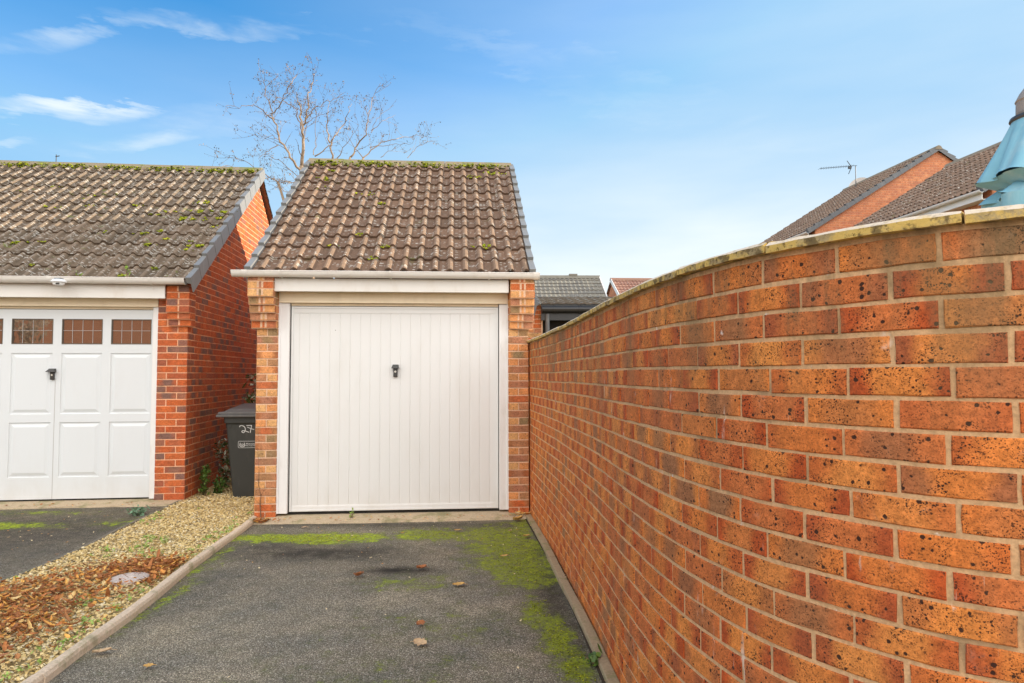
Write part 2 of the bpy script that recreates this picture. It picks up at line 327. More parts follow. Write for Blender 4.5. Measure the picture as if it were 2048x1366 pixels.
M['black']=paint_mat('black_plastic',(0.018,0.018,0.018),0.35,0.3,(0.06,0.05,0.04),9,0.5)
M['handle']=paint_mat('handle_black',(0.035,0.033,0.03),0.4,0.2,(0.1,0.09,0.07),30,0.5)
M['chrome']=paint_mat('lock_metal',(0.6,0.57,0.5),0.3,0.1)
M['bin']=paint_mat('dark_grey_bin',(0.040,0.041,0.036),0.45,0.6,(0.085,0.083,0.07),9,0.4)
M['lid']=paint_mat('grey_bin_lid',(0.115,0.11,0.105),0.5,0.6,(0.2,0.18,0.15),12,0.4)
M['white_mark']=paint_mat('white_marking',(0.75,0.75,0.72),0.5,0.2)
M['soffit_dark']=paint_mat('dark_gap',(0.02,0.018,0.015),0.8,0.1)
M['bedding']=paint_mat('brown_bedding',(0.30,0.14,0.075),0.9,0.3,(0.2,0.12,0.07))
M['lead']=paint_mat('lead_came',(0.45,0.42,0.40),0.5,0.2)
M['bead']=paint_mat('window_bead',(0.11,0.085,0.06),0.5,0.2)
def concrete_mat(name,col,moss=0.0,lich=None,top=None):
    t=NT(name); P=t.pos(); n=t.noise(P,70,5,0.7); n2=t.noise(P,5,5,0.65); n3=t.noise(P,20,4,0.7)
    c=t.mix(1.0,col,t.ramp(n,[(0.25,(0.72,)*3),(0.75,(1.22,)*3)]),'MULTIPLY')
    c=t.mix(t.rng(n2,0.5,0.75,0,0.55),c,(0.13,0.11,0.075))
    if lich: c=t.mix(t.rng(t.noise(P,11,5,0.75,0.5),0.40,0.56,0,0.95),c,lich); c=t.mix(t.rng(n3,0.50,0.62,0,0.85),c,(0.15,0.105,0.05)); c=t.mix(t.rng(t.noise(P,55,4,0.7),0.55,0.68,0,0.8),c,(0.06,0.04,0.02))
    if moss: c=t.mix(t.rng(n2,0.5,0.62,0,moss),c,(0.16,0.21,0.03))
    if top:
        nz_=t.sep(t.n('ShaderNodeNewGeometry').outputs['Normal'])[2]; c=t.mix(t.math('MULTIPLY',t.rng(nz_,0.35,0.7),t.rng(t.noise(P,26,4,0.7),0.3,0.55,0.4,1.0)),c,top)  # upward faces paler: sunlit look of the top put into the colour
    t.bump(n,0.004,0.8); return t.fin(c,0.95,0.1)
M['kerb']=concrete_mat('kerb_concrete',(0.68,0.53,0.38),0.2)
M['edging']=concrete_mat('edging_concrete',(0.22,0.19,0.145),0.2)
M['kerb_dark']=concrete_mat('wall_kerb_concrete',(0.36,0.27,0.165),0.25)
M['threshold']=concrete_mat('threshold_concrete',(0.50,0.39,0.26),0.25)
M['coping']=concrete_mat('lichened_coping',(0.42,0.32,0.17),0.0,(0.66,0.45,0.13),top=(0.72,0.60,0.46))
M['disc']=concrete_mat('pale_plastic_cover',(0.66,0.55,0.47))
def tarmac_mat():
    t=NT('weathered_tarmac'); P=t.pos(); a=t.sep(t.attr('buv'))   # x moss, y stain
    v=t.vor(P,165); r=t.sep(v.outputs['Color']); g=t.noise(P,230,3,0.6); big=t.noise(P,2.2,4,0.6); mid=t.noise(P,9,4,0.6)
    st=t.ramp(r[0],[(0.0,(0.17,0.148,0.112)),(0.45,(0.27,0.237,0.183)),(0.8,(0.37,0.326,0.255)),(0.95,(0.50,0.455,0.38)),(1.0,(0.62,0.57,0.49))])
    cavity=t.rng(v.outputs['Distance'],0.25,0.65,1.0,0.4)
    c=t.vm('MULTIPLY',t.vm('SCALE',st,sc=cavity),(1.42,1.42,1.36))
    c=t.mix(1.0,c,t.ramp(g,[(0.2,(0.7,)*3),(0.8,(1.35,)*3)]),'MULTIPLY')
    c=t.mix(1.0,c,t.ramp(big,[(0.3,(0.74,0.76,0.80)),(0.7,(1.22,1.16,1.08))]),'MULTIPLY'); c=t.mix(1.0,c,t.ramp(t.noise(P,0.9,4,0.6),[(0.3,(0.78,0.78,0.80)),(0.65,(1.12,1.1,1.06))]),'MULTIPLY')
    c=t.mix(t.rng(mid,0.5,0.75,0,0.35),c,(0.11,0.105,0.06))
    c=t.mix(t.math('MULTIPLY',a[1],t.rng(mid,0.2,0.6,0.55,1.0)),c,(0.022,0.018,0.014))
    sp=t.vor(P,34); rs=t.sep(sp.outputs['Color']); dd=t.math('MULTIPLY',t.math('GREATER_THAN',rs[0],0.93),t.math('LESS_THAN',sp.outputs['Distance'],t.math('MULTIPLY',rs[1],0.16))); c=t.mix(dd,c,(0.55,0.5,0.42))
    mn=t.math('ADD',a[0],t.math('MULTIPLY_ADD',t.noise(P,7,6,0.72),1.5,-0.75)); mk=t.rng(t.math('ADD',mn,t.math('MULTIPLY_ADD',t.noise(P,38,5,0.8),0.7,-0.35)),0.30,0.58)
    thin=t.rng(mn,0.05,0.5,0,0.45)
    mg=t.ramp(t.noise(P,26,5,0.7),[(0.3,(0.18,0.24,0.010)),(0.5,(0.40,0.52,0.014)),(0.7,(0.62,0.76,0.02))])
    mg=t.mix(t.rng(t.sep(P)[0],-1.3,-0.6,0.0,0.55),mg,(0.19,0.20,0.015)); dens=t.math('MULTIPLY',t.rng(t.noise(P,60,5,0.75),0.38,0.58,0.2,1.0),t.rng(t.noise(P,12,5,0.75),0.36,0.54,0.3,1.0))
    c=t.mix(thin,c,(0.085,0.10,0.022)); c=t.mix(t.math('MULTIPLY',mk,dens),c,mg)
    h=t.math('ADD',t.math('MULTIPLY',v.outputs['Distance'],-1.0),t.math('MULTIPLY',g,0.4))
    t.bump(h,0.006,1.0); return t.fin(c,0.9,0.25)
M['tarmac']=tarmac_mat()
def ground_mat():
    t=NT('rough_ground'); P=t.pos(); n=t.noise(P,0.6,6,0.6); n2=t.noise(P,12,5,0.7)
    c=t.ramp(n,[(0.3,(0.10,0.10,0.06)),(0.55,(0.13,0.14,0.07)),(0.75,(0.18,0.15,0.10))]); c=t.mix(1.0,c,t.ramp(n2,[(0.2,(0.7,)*3),(0.8,(1.3,)*3)]),'MULTIPLY')
    t.bump(n2,0.03,0.6); return t.fin(c,0.95,0.1)
M['ground']=ground_mat()
def vary_mat(name,stops,rough=0.85,sc=60,bumpd=0.002,spec=0.2,trans=0.0):
    t=NT(name); b=t.sep(t.attr('bid')); P=t.pos(); n=t.noise(P,sc,4,0.65)
    c=t.ramp(b[0],stops); c=t.mix(1.0,c,t.ramp(n,[(0.25,(0.75,)*3),(0.75,(1.2,)*3)]),'MULTIPLY')
    t.bump(n,bumpd,0.6)
    if trans: t.b.inputs['Transmission Weight'].default_value=0
    return t.fin(c,rough,spec)
M['gravel_bed']=vary_mat('gravel_dust',[(0,(0.40,0.29,0.13)),(1,(0.40,0.29,0.13))],sc=40,bumpd=0.01)
M['stone']=vary_mat('golden_gravel',[(0,(0.50,0.34,0.12)),(0.25,(0.70,0.52,0.23)),(0.5,(0.80,0.64,0.33)),(0.7,(0.60,0.40,0.14)),(0.85,(0.85,0.74,0.50)),(1,(0.34,0.25,0.13))],sc=90)
M['leaf']=vary_mat('dead_leaves',[(0,(0.20,0.075,0.03)),(0.3,(0.50,0.19,0.06)),(0.5,(0.30,0.14,0.07)),(0.68,(0.66,0.29,0.07)),(0.85,(0.75,0.43,0.11)),(1,(0.68,0.52,0.26))],sc=70,rough=0.7)
M['leaf_pale']=vary_mat('pale_dead_leaf',[(0,(0.50,0.33,0.18)),(1,(0.55,0.38,0.22))],sc=70,rough=0.7)
M['leaf_brown']=vary_mat('brown_dead_leaf',[(0,(0.34,0.13,0.05)),(1,(0.34,0.13,0.05))],sc=70,rough=0.7)
M['leaf_gold']=vary_mat('golden_dead_leaf',[(0,(0.55,0.32,0.10)),(1,(0.55,0.32,0.10))],sc=70,rough=0.7)
M['moss']=vary_mat('moss',[(0,(0.07,0.07,0.01)),(0.35,(0.18,0.20,0.015)),(0.7,(0.36,0.40,0.02)),(1,(0.55,0.50,0.05))],sc=220,bumpd=0.006)
M['green']=vary_mat('weed_leaf',[(0,(0.04,0.08,0.012)),(0.5,(0.08,0.15,0.02)),(1,(0.16,0.24,0.04))],rough=0.5,spec=0.4)
M['teal']=vary_mat('blue_green_weed',[(0,(0.12,0.22,0.13)),(0.5,(0.20,0.33,0.20)),(1,(0.30,0.42,0.28))],rough=0.6)
M['lime']=vary_mat('lime_weed',[(0,(0.22,0.33,0.05)),(1,(0.36,0.48,0.12))],rough=0.6)
M['variegated']=vary_mat('variegated_leaf',[(0,(0.03,0.05,0.012)),(0.45,(0.10,0.12,0.03)),(0.7,(0.42,0.42,0.28)),(1,(0.62,0.60,0.46))],rough=0.5)
M['bark']=vary_mat('pale_birch_bark',[(0,(0.19,0.13,0.085)),(0.5,(0.30,0.215,0.145)),(1,(0.40,0.30,0.21))],sc=30)
M['twig']=vary_mat('thin_twig',[(0,(0.11,0.075,0.05)),(0.6,(0.22,0.15,0.10)),(1,(0.38,0.27,0.18))],sc=30)
M['stem']=vary_mat('dry_stem',[(0,(0.16,0.10,0.06)),(1,(0.22,0.13,0.08))])
def fabric():
    t=NT('faded_blue_canvas'); P=t.pos(); n=t.noise(P,5,4); w=t.noise(P,400,2)
    c=t.ramp(n,[(0.3,(0.16,0.37,0.47)),(0.7,(0.23,0.48,0.58))]); c=t.mix(t.rng(t.noise(t.vm('MULTIPLY',P,(3,3,0.6)),4,4),0.5,0.75,0,0.5),c,(0.40,0.55,0.57))
    t.bump(w,0.0008,0.4); return t.fin(c,0.8,0.2)
M['fabric']=fabric()
M['cap']=paint_mat('grey_parasol_cap',(0.27,0.245,0.22),0.6,0.4,(0.22,0.19,0.16),20)
def glass():
    t=NT('reflective_pane'); t.b.inputs['IOR'].default_value=2.3
    n=t.noise(t.pos(),9,2); t.bump(n,0.004,0.35); t.put(t.b.inputs['Specular IOR Level'],1.0); return t.fin((0.06,0.035,0.025),0.05)
M['glass']=glass()
M['dish']=paint_mat('dish_grey',(0.5,0.46,0.42),0.5,0.2)
M['steel']=paint_mat('dull_steel',(0.05,0.055,0.06),0.4,0.2)
M['panel']=paint_mat('solar_panel',(0.02,0.025,0.05),0.15,0.05,spec=0.8)
M['bright']=paint_mat('bright_white_plastic',(0.86,0.86,0.84),0.3,0.05)

# ================================================================== brick laying
def lay(mb,pathf,s0,s1,z0,ncourse,rows,ch=0.075,joint=0.0105,proj=0.004,cf=None,jit=0.0012,detail=True,zfn=None,dark=0.0,clip=None):
    """pathf(s,z,out)->point. rows(i)->list of (sa,sb). bricks stand proj in front of the mortar."""
    for i in range(ncourse):
        za=z0+i*ch+joint*0.5; zb=z0+(i+1)*ch-joint*0.5
        for (a,b) in rows(i):
            if clip:
                r=clip(z0+(i+0.5)*ch)
                if r is None: continue
                a=max(a,r[0]); b=min(b,r[1])
                if b-a<0.02: continue
            a+=joint*0.5; b-=joint*0.5
            j=lambda: random.uniform(-jit,jit)
            r0,r1,r2=random.random(),random.random(),random.random()
            if cf: r0=cf(i,b-a)
            dz=random.uniform(-jit,jit)*0.8; dp=random.uniform(-0.0012,0.0012) if jit>0 else 0
            A,B,Z0,Z1=a+j(),b+j(),za+dz+j(),zb+dz+j()
            if detail:
                nx=4; per=[(A+(B-A)*k/nx,Z0) for k in range(nx)]+[(B,Z0),(B,(Z0+Z1)/2)]+[(B-(B-A)*k/nx,Z1) for k in range(nx)]+[(A,Z1),(A,(Z0+Z1)/2)]
            else: per=[(A,Z0),(B,Z0),(B,Z1),(A,Z1)]
            n=len(per); cx,cz=(A+B)/2,(Z0+Z1)/2; hw,hh=(B-A)/2,(Z1-Z0)/2
            ring=[]
            for lvl,(ins,o) in enumerate(((0,-0.008),(0,proj-0.0028),(0.0026,proj))):
                for (x,z) in per:
                    jx=j()*(1.0 if lvl else 0); jz=j()*(1.0 if lvl else 0)
                    xx=x-math.copysign(ins,x-cx)*(abs(x-cx)>hw*0.98)+jx; zz=z-math.copysign(ins,z-cz)*(abs(z-cz)>hh*0.95)+jz
                    ring.append((xx,zz,o+(dp if lvl else 0)))
            V=[pathf(x,z,o) for (x,z,o) in ring]
            uv=[(x,z,0) for (x,z,o) in ring]; bl=[((x-cx)/0.108,(z-cz)/0.033,0) for (x,z,o) in ring]
            fs=[(l*n+k,l*n+(k+1)%n,(l+1)*n+(k+1)%n,(l+1)*n+k) for l in (0,1) for k in range(n)]
            if detail:
                # ladder of quads across the face
                top=2*n; m=nx
                lo=[top+k for k in range(m+1)]; hi=[top+m+2+k for k in range(m+1)][::-1]
                for k in range(m): fs.append((lo[k],lo[k+1],hi[k+1],hi[k]))
                fs.append((top+m,top+m+1,top+m+2)); fs.append((top,hi[0],top+n-1))
            else: fs.append(tuple(2*n+k for k in range(n)))
            mb.add(V,fs,0,buv=uv,bid=(r0,r1,r2),bl=bl)
def rows_stretcher(s0,s1,off=0.0):
    def f(i):
        out=[]; x=s0-0.225+((i%2)*0.1125)+off
        while x<s1:
            a,b=max(x,s0),min(x+0.225,s1)
            if b-a>0.03: out.append((a,b))
            x+=0.225
        return out
    return f
def sheet(mb,pathf,s0,s1,z0,z1,ns=1,nz=1,m=1,clip=None):
    V=[]; last=(s0,s0)
    for i in range(nz+1):
        z=z0+(z1-z0)*i/nz
        a,b=(s0,s1) if clip is None else (clip(z) or last); last=((a+b)/2,)*2
        for k in range(ns+1): V.append(pathf(a+(b-a)*k/ns,z,0))
    mb.add(V,[(i*(ns+1)+k,i*(ns+1)+k+1,(i+1)*(ns+1)+k+1,(i+1)*(ns+1)+k) for i in range(nz) for k in range(ns)],m)
# ================================================================== roof tiles
PROF=[(0.0,0),(0.062,0),(0.072,0.30),(0.087,0.82),(0.105,1.0),(0.123,0.82),(0.138,0.30),(0.15,0)]
def tiles(mb,O,U,S,Nn,width,ncol,ncourse,gauge,roll=0.036,thick=0.020,lift=0.024,phase=0.0,crop=None):
    """tiled slope: O eaves corner, U along, S up the slope, Nn outward normal"""
    tw=width/ncol; sc=tw/0.3
    for i in range(ncourse):
        for c in range(ncol):
            r=(random.random(),random.random(),random.random()); dt=random.uniform(-0.005,0.005); dl=random.uniform(-0.002,0.002); tl=random.uniform(-0.002,0.002)
            t0=i*gauge+dt; t1=(i+1)*gauge+0.03
            V=[];uv=[];bl=[]; xs=[]
            for q in (0,1):
                for (x,h) in PROF[(1 if q else 0):]: xs.append(((x+0.15*q)*sc,h))
            n=len(xs)
            for (t,base,l) in ((t0,-0.004,-1),(t0,thick,-0.95),(t0+0.02,thick,-0.8),(t1,-lift+thick,1)):
                for (x,h) in xs:
                    frac=(t-t0)/(gauge+0.03)
                    w=base+ (h*roll if base>=-0.003 or l==1 else h*roll) + dl + tl*(x/tw)*2
                    if l==-0.8: w-= lift*0.06
                    V.append(O+U*(c*tw+x)+S*t+Nn*w); uv.append((c*tw+x,t,0)); bl.append((0,l,h if l>-0.99 else 0))
            fs=[(k*n+j,k*n+j+1,(k+1)*n+j+1,(k+1)*n+j) for k in range(3) for j in range(n-1)]
            mb.add(V,fs,0,buv=uv,bid=r,bl=bl)
def blob(mb,c,r,flat=0.6,m=0,bid=None):
    n=7; V=[c+Vector((0,0,r*flat))]
    for ring,(ph,k) in enumerate(((0.45,0.75),(1.2,1.0),(1.9,0.8))):
        for j in range(n):
            t=2*math.pi*j/n+ring*0.4; rr=r*k*random.uniform(0.75,1.2)
            V.append(c+Vector((math.cos(t)*rr,math.sin(t)*rr,math.cos(ph)*r*flat*random.uniform(0.8,1.2))))
    fs=[(0,1+j,1+(j+1)%n) for j in range(n)]
    for q in (0,1): fs+=[(1+q*n+j,1+(q+1)*n+j,1+(q+1)*n+(j+1)%n,1+q*n+(j+1)%n) for j in range(n)]
    mb.add(V,fs,m,bid=bid or (random.random(),random.random(),0))
def moss_clump(mb,c,size,n,U,S):
    for _ in range(n):
        p=c+U*random.gauss(0,size)+S*random.gauss(0,size*0.45); blob(mb,p,random.uniform(0.006,0.02),0.7,bid=(min(1,max(0,random.gauss(0.55,0.25))),0,0))

# ================================================================== GARAGES
def garage(F,W_,depth,ridge_b,ridge_z,eave_b,eave_z,brick,mortar,tile,label,left_pillar,right_pillar,z0,top_z,nc,corb_z0,corb_full,corbels,
           frame_a,door_u,door_z,fascia_a,fascia_z,gutter_a,gutter_z,verge_a,left_verge,name,doorfn,side_right,side_left,door_b=0.06):
    root=empty(name,label,'garage')
    bm=MB()
    pcf=(lambda i,w: (random.uniform(0.78,0.95) if i<2 else (random.choice([0.05,0.15,0.3,0.35,0.5]) if w<0.15 else random.choice([0.35,0.5,0.6,0.66,0.8])))) if brick=='buff_brick' else None
    # mortar core of the pillars and walls plus laid bricks
    def front(b): return lambda s,z,o: F(s,b-o,z)
    for (a0,a1,rows) in (left_pillar,right_pillar):
        bm.box(F,a0+0.004,a1-0.004,0.006,0.25,-0.1,top_z,1)
        n=int(round((top_z-z0)/0.075))
        lay(bm,front(0.006),a0,a1,z0,n,rows,detail=False,cf=pcf)
        # inner and outer returns of the pillar are plain bricked strips
        for (s,sg) in ((a0,-1),(a1,1)):
            if (s==W_[0] and side_left) or (s==W_[1] and side_right): continue
            lay(bm,lambda q,z,o,s=s,sg=sg: F(s+sg*(o-0.006)-0.0*sg,q,z),0.0,0.2,z0,n,rows_stretcher(0.0,0.2),detail=False)
    # corbelled kneelers stepping forward under the gutter
    for (a0,a1,sgn) in corbels:
        k=0; z=corb_z0
        while z<top_z-0.02:
            st=0.036*(min(k,corb_full)+1)
            bm.box(F,a0+0.004,a1-0.004,-st+0.006,0.11,z,z+0.075,1)
            h=(a0+a1)/2+random.uniform(-0.01,0.01); 
            rw=[(a0,h-0.028),(h-0.018,h+0.014),(h+0.024,a1)] if brick=='buff_brick' else [(a0,h-0.004),(h+0.004,a1)]
            lay(bm,front(0.006-st),a0,a1,z,1,lambda i,rw=rw:rw,detail=False)
            for (s,sg) in ((a0,-1),(a1,1)):
                rr=[(-st,0.105)]
                lay(bm,lambda q,zz,o,s=s,sg=sg: F(s+sg*(o-0.004),q,zz),0,0,z,1,lambda i,rr=rr:rr,detail=False)
            # underside
            bm.box(F,a0+0.006,a1-0.006,-st+0.004,0.0,z+0.004,z+0.012,0,bid=(0.4,0.3,0.2))
            z+=0.075; k+=1
    # side walls with gables
    def clip_for(off):
        def clip(z):
            if z<eave_z-0.02: return (0.0,depth)
            t=(z-eave_z+0.05)/(ridge_z-eave_z)
            lo=eave_b+0.12+(ridge_b-eave_b)*t; hi=depth-(lo)+0.0
            lo=max(lo,0.0); hi=min(depth,2*ridge_b-lo)
            return (lo,hi) if hi>lo+0.05 else None
        return clip
    nside=int((ridge_z-z0)/0.075)
    for (s,sg,on) in ((W_[1],1,side_right),(W_[0],-1,side_left)):
        if not on: 
            sheet(bm,lambda q,z,o,s=s:F(s,q,z),0.01,depth,-0.1,eave_z,m=1); 
            c=clip_for(0); sheet(bm,lambda q,z,o,s=s:F(s,q,z),0,0,eave_z,ridge_z-0.12,ns=1,nz=16,m=1,clip=c); continue
        pf=lambda q,z,o,s=s,sg=sg: F(s+sg*(o-0.006),q,z)
        c=clip_for(0)
        sheet(bm,lambda q,z,o,s=s,sg=sg:F(s-sg*0.006,q,z),0.006,depth,-0.1,eave_z,m=1)
        sheet(bm,lambda q,z,o,s=s,sg=sg:F(s-sg*0.006,q,z),0,0,eave_z,ridge_z-0.12,ns=1,nz=16,m=1,clip=c)
        lay(bm,pf,0,depth,z0,nside,rows_stretcher(0,depth),detail=False,clip=c,cf=(lambda i,w: random.uniform(0.72,1.0) if random.random()<0.28 else random.uniform(0.3,0.75)))
    # rear wall
    bm.box(F,W_[0]+0.01,W_[1]-0.01,depth-0.1,depth,-0.1,eave_z,1)
    bm.build('brick_wall',[M[brick],M[mortar]],root)
    # frame
    fa0,fa1=frame_a; d0,d1=door_u
    for (ja,jb,ka,kb) in ((fa0,d0-0.012,fa0-0.006,fa0+0.018),(d1+0.008,fa1,fa1-0.018,fa1+0.006)):
        fm=MB(); fm.box(F,ja,jb,0.02,0.11,door_z[0]-0.012,door_z[1]+0.03,0,0.004); fm.box(F,ka,kb,0.012,0.10,door_z[0]-0.01,door_z[1]+0.03,0,0.003)
        fm.build('door_jamb',M['frame_white'],root)
    hm=MB(); hm.box(F,fa0,fa1,0.005,0.12,door_z[1]+0.032,fascia_z[0]+0.10,0,0.004); hm.box(F,fa0,fa1,-0.004,0.004,door_z[1]+0.032,door_z[1]+0.045,0)
    hm.box(F,d0,d1,0.05,0.10,door_z[1]+0.006,door_z[1]+0.03,0)
    hm.build('header_board',M['header'],root)
    # fascia and its soffit
    f2=MB(); f2.box(F,fascia_a[0],fascia_a[1],-0.14,-0.122,fascia_z[0],fascia_z[1],0,0.003); f2.box(F,fascia_a[0]+0.004,fascia_a[1]-0.004,-0.12,0.004,fascia_z[0]+0.012,fascia_z[0]+0.022,0)
    f2.build('fascia',M['fascia'],root)
    # gutter : half round with rim
    g=MB(); r=(gutter_z[1]-gutter_z[0]); gc=-0.145-r*0.86; zc=gutter_z[1]
    pr=[(gc-r*0.86*math.cos(t),zc-r*math.sin(t)) for t in [math.pi*k/12 for k in range(13)]]
    pr2=[(gc-(r*0.86-0.004)*math.cos(t),zc-(r-0.004)*math.sin(t)) for t in [math.pi*k/12 for k in range(13)]][::-1]
    pr=[(gc-r*0.86-0.004,zc-0.006),(gc-r*0.86-0.004,zc+0.002)]+pr[:1]+pr[1:]
    g.strip(F,pr+pr2,gutter_a[0],gutter_a[1],0,True,6)
    go=g.build('gutter',M['gutter'],root,smooth=False)
    a=gutter_a[0]+0.12
    def bracket(a,w=0.022,ext=0.006):
        b=MB(); rr=r+ext; p=[(gc-rr*0.88*math.cos(t),zc+0.004-rr*math.sin(t)) for t in [math.pi*k/12 for k in range(13)]]
        p2=[(gc-(rr-0.004)*0.88*math.cos(t),zc+0.004-(rr-0.004)*math.sin(t)) for t in [math.pi*k/12 for k in range(13)]][::-1]
        b.strip(F,p+p2,a-w/2,a+w/2)
        if w<0.03: b.box(F,a-w*0.35,a+w*0.35,-0.146,-0.1405,zc-r-0.05,zc-r*0.3,0)
        b.build('gutter_bracket',M['gutter'],go)
    for q in doorfn['brackets']: bracket(*q) if isinstance(q,tuple) else bracket(q)
    # roof
    slope=Vector((ridge_b-eave_b,ridge_z-eave_z)); L=slope.length; sb,sz=slope.x/L,slope.y/L
    nco=doorfn['courses']; gauge=L/nco
    roof=MB(); v0,v1=verge_a; wd=v1-v0
    ncol=max(2,int(round(wd/0.3)))
    tiles(roof,F(v0,eave_b,eave_z),F.u,F.v*sb+Vector((0,0,sz)),-F.v*sz+Vector((0,0,sb)),wd,ncol,nco,gauge)
    # rear slope: plain sheets stepped per course
    tiles(roof,F(v1,2*ridge_b-eave_b,eave_z),-F.u,-F.v*sb+Vector((0,0,sz)),F.v*sz+Vector((0,0,sb)),wd,ncol,nco,gauge)
    ro=roof.build('roof',M[tile],root,recalc=False)
    # underlay closing the roof void
    ul=MB(); ul.add([F(v0+0.01,eave_b+0.02,eave_z-0.03),F(v1-0.01,eave_b+0.02,eave_z-0.03),F(v1-0.01,ridge_b,ridge_z-0.035),F(v0+0.01,ridge_b,ridge_z-0.035),F(v1-0.01,2*ridge_b-eave_b-0.02,eave_z-0.03),F(v0+0.01,2*ridge_b-eave_b-0.02,eave_z-0.03)],[(0,1,2,3),(3,2,4,5)])
    ul.build('roof_underlay',M['bedding'],ro)
    # ridge tiles
    nr=max(3,int(round(wd/0.44)))
    for k in range(nr):
        rd=MB(); a0=v0-0.02+(wd+0.04)*k/nr; a1=a0+(wd+0.04)/nr-0.006; e=random.uniform(-0.003,0.003)
        p=[(ridge_b-0.13,ridge_z-0.062),(ridge_b-0.10,ridge_z-0.012),(ridge_b-0.05,ridge_z+0.038),(ridge_b,ridge_z+0.055),(ridge_b+0.05,ridge_z+0.038),(ridge_b+0.10,ridge_z-0.012),(ridge_b+0.13,ridge_z-0.062),(ridge_b,ridge_z-0.03)]
        rd.strip(F,[(x,z+e) for x,z in p],a0,a1); rd.build('ridge_tile',M['ridge_'+tile],ro)
    # dry verge caps
    for (s,sg,on) in ((v1,1,True),(v0,-1,left_verge)):
        if not on: continue
        for i in range(nco):
            vc=MB()
            def pt(x,t,n): return F(s+sg*x,eave_b+sb*t-sz*n,eave_z+sz*t+sb*n)
            t0=i*gauge-0.025; t1=(i+1)*gauge+0.02; n0=0.068;n1=0.030
            xi,xo=-0.012,0.048
            V=[pt(xi,t0,0.0),pt(xi,t0,n0),pt(xo,t0,n0),pt(xo,t0,-0.115),pt(xo-0.012,t0,-0.115),pt(xo-0.012,t0,-0.01),
               pt(xi,t1,-0.01),pt(xi,t1,n1),pt(xo-0.004,t1,n1),pt(xo-0.004,t1,-0.115),pt(xo-0.014,t1,-0.115),pt(xo-0.014,t1,-0.01)]
            n=6; vc.add(V,[(j,(j+1)%n,(j+1)%n+n,j+n) for j in range(n)]+[(0,1,2,3,4,5)[::-1],(6,7,8,9,10,11)]); vc.build('verge_cap',M['verge'],ro)
    # moss part
    ms=MB(); U=F.u; S=F.v*sb+Vector((0,0,sz)); Nn=-F.v*sz+Vector((0,0,sb))
    for (a_,t_,sz_,n_) in doorfn['moss']: moss_clump(ms,F(v0,eave_b,eave_z)+U*a_+S*t_+Nn*0.02,sz_,n_,U,S)
    for (a0,a1,n_) in doorfn['ridge_moss']:
        for _ in range(n_):
            aa=random.uniform(a0,a1); lump=0.5+0.5*math.sin(aa*9)+0.3*math.sin(aa*23)
            if random.random()<0.25+0.5*lump: blob(ms,F(v0+aa,ridge_b-random.uniform(0.09,0.17),0)+Vector((0,0,ridge_z-random.uniform(0.02,0.10))),random.uniform(0.006,0.019),0.8,bid=(min(1,max(0,random.gauss(0.34,0.26))),0,0))
    mo=ms.build('moss',M['moss'],ro,smooth=True); mo['kind']='stuff'
    return root
for k,src in (('ridge_tile_brown',(0.30,0.24,0.16)),('ridge_tile_grey',(0.27,0.22,0.15))):
    M[k]=concrete_mat(k,src,0.55)
M['ridge_tile_far']=concrete_mat('ridge_tile_far',(0.28,0.23,0.17))
M['ridge_tile_greyfar']=concrete_mat('ridge_tile_greyfar',(0.24,0.22,0.18)); M['ridge_tile_redfar']=concrete_mat('ridge_tile_redfar',(0.35,0.2,0.14))

# ---- middle single garage
FG=Fr((-2.532,6.751,0),4.6)
def halves(a0,a1,par=0):
    h=(a0+a1)/2
    return lambda i:[(a0,a1)] if i%2!=par else [(a0,h),(h,a1)]
mossR=[(0.35,0.28*k,0.05,10) for k in (8,9)]+[(random.uniform(0.1,2.7),0.29*random.randint(1,11)-0.02,0.035,9) for _ in range(7)]+[(2.2,2.75,0.06,30),(0.85,2.05,0.05,14),(2.25,0.6,0.06,26),(1.1,1.75,0.04,12),(2.45,2.9,0.08,30)]
garR=garage(FG,(0.0,2.712),4.9,2.45,4.33,-0.2,2.425,'buff_brick','buff_mortar','tile_brown',
  'single garage with ribbed white door, brown tiled roof and buff orange brick pillars',
  (0.0,0.212,halves(0.0,0.212)),(2.5,2.712,halves(2.5,2.712)),0.012,2.412,0,1.887,4,
  [(-0.045,0.205,-1),(2.512,2.757,1)],(0.212,2.5),(0.325,2.402),(0.072,2.115),(0.195,2.498),(2.243,2.372),(-0.18,2.80),(2.372,2.432),(-0.005,2.712),True,'garage',
  dict(brackets=[0.275-0.0,1.33,2.30,(-0.055,0.05,0.008),(2.76,0.05,0.008)],courses=12,moss=mossR,ridge_moss=[(0.0,2.7,1300)]),False,False)
# ribbed door
dm=MB(); d0,d1,z0,z1=0.325,2.402,0.072,2.115
n=20; x0=0.402; px=(2.313-0.402)/19
xs=[(d0,0.0),(x0-0.012,0.0),]
for k in range(n):
    g=x0+k*px; xs+=[(g-0.005,0.0),(g,0.0042),(g+0.005,0.0)]
xs.append((d1,0.0))
def doorY(x,off,z):
    fld=0.055
    return FG(x,0.062+off,z)
zs=[(z0,0),(z0+0.045,0),(z0+0.062,1),(z1-0.075,1),(z1-0.060,0),(z1,0)]
V=[];F_=[]
for (z,w) in zs:
    for (x,o) in xs: V.append(doorY(x,(o*w)+(0.004*w if d0+0.03<x<d1-0.03 else 0),z))
m=len(xs)
for i in range(len(zs)-1):
    for j in range(m-1): F_.append((i*m+j,i*m+j+1,(i+1)*m+j+1,(i+1)*m+j))
dm.add(V,F_); dm.box(FG,d0+0.004,d1-0.004,0.09,0.10,z0+0.004,z1-0.004)
for (a,b,c,d) in ((d0,d0+0.02,z0,z1),(d1-0.02,d1,z0,z1)): dm.box(FG,a,b,0.052,0.0612,c,d,0,0.002)
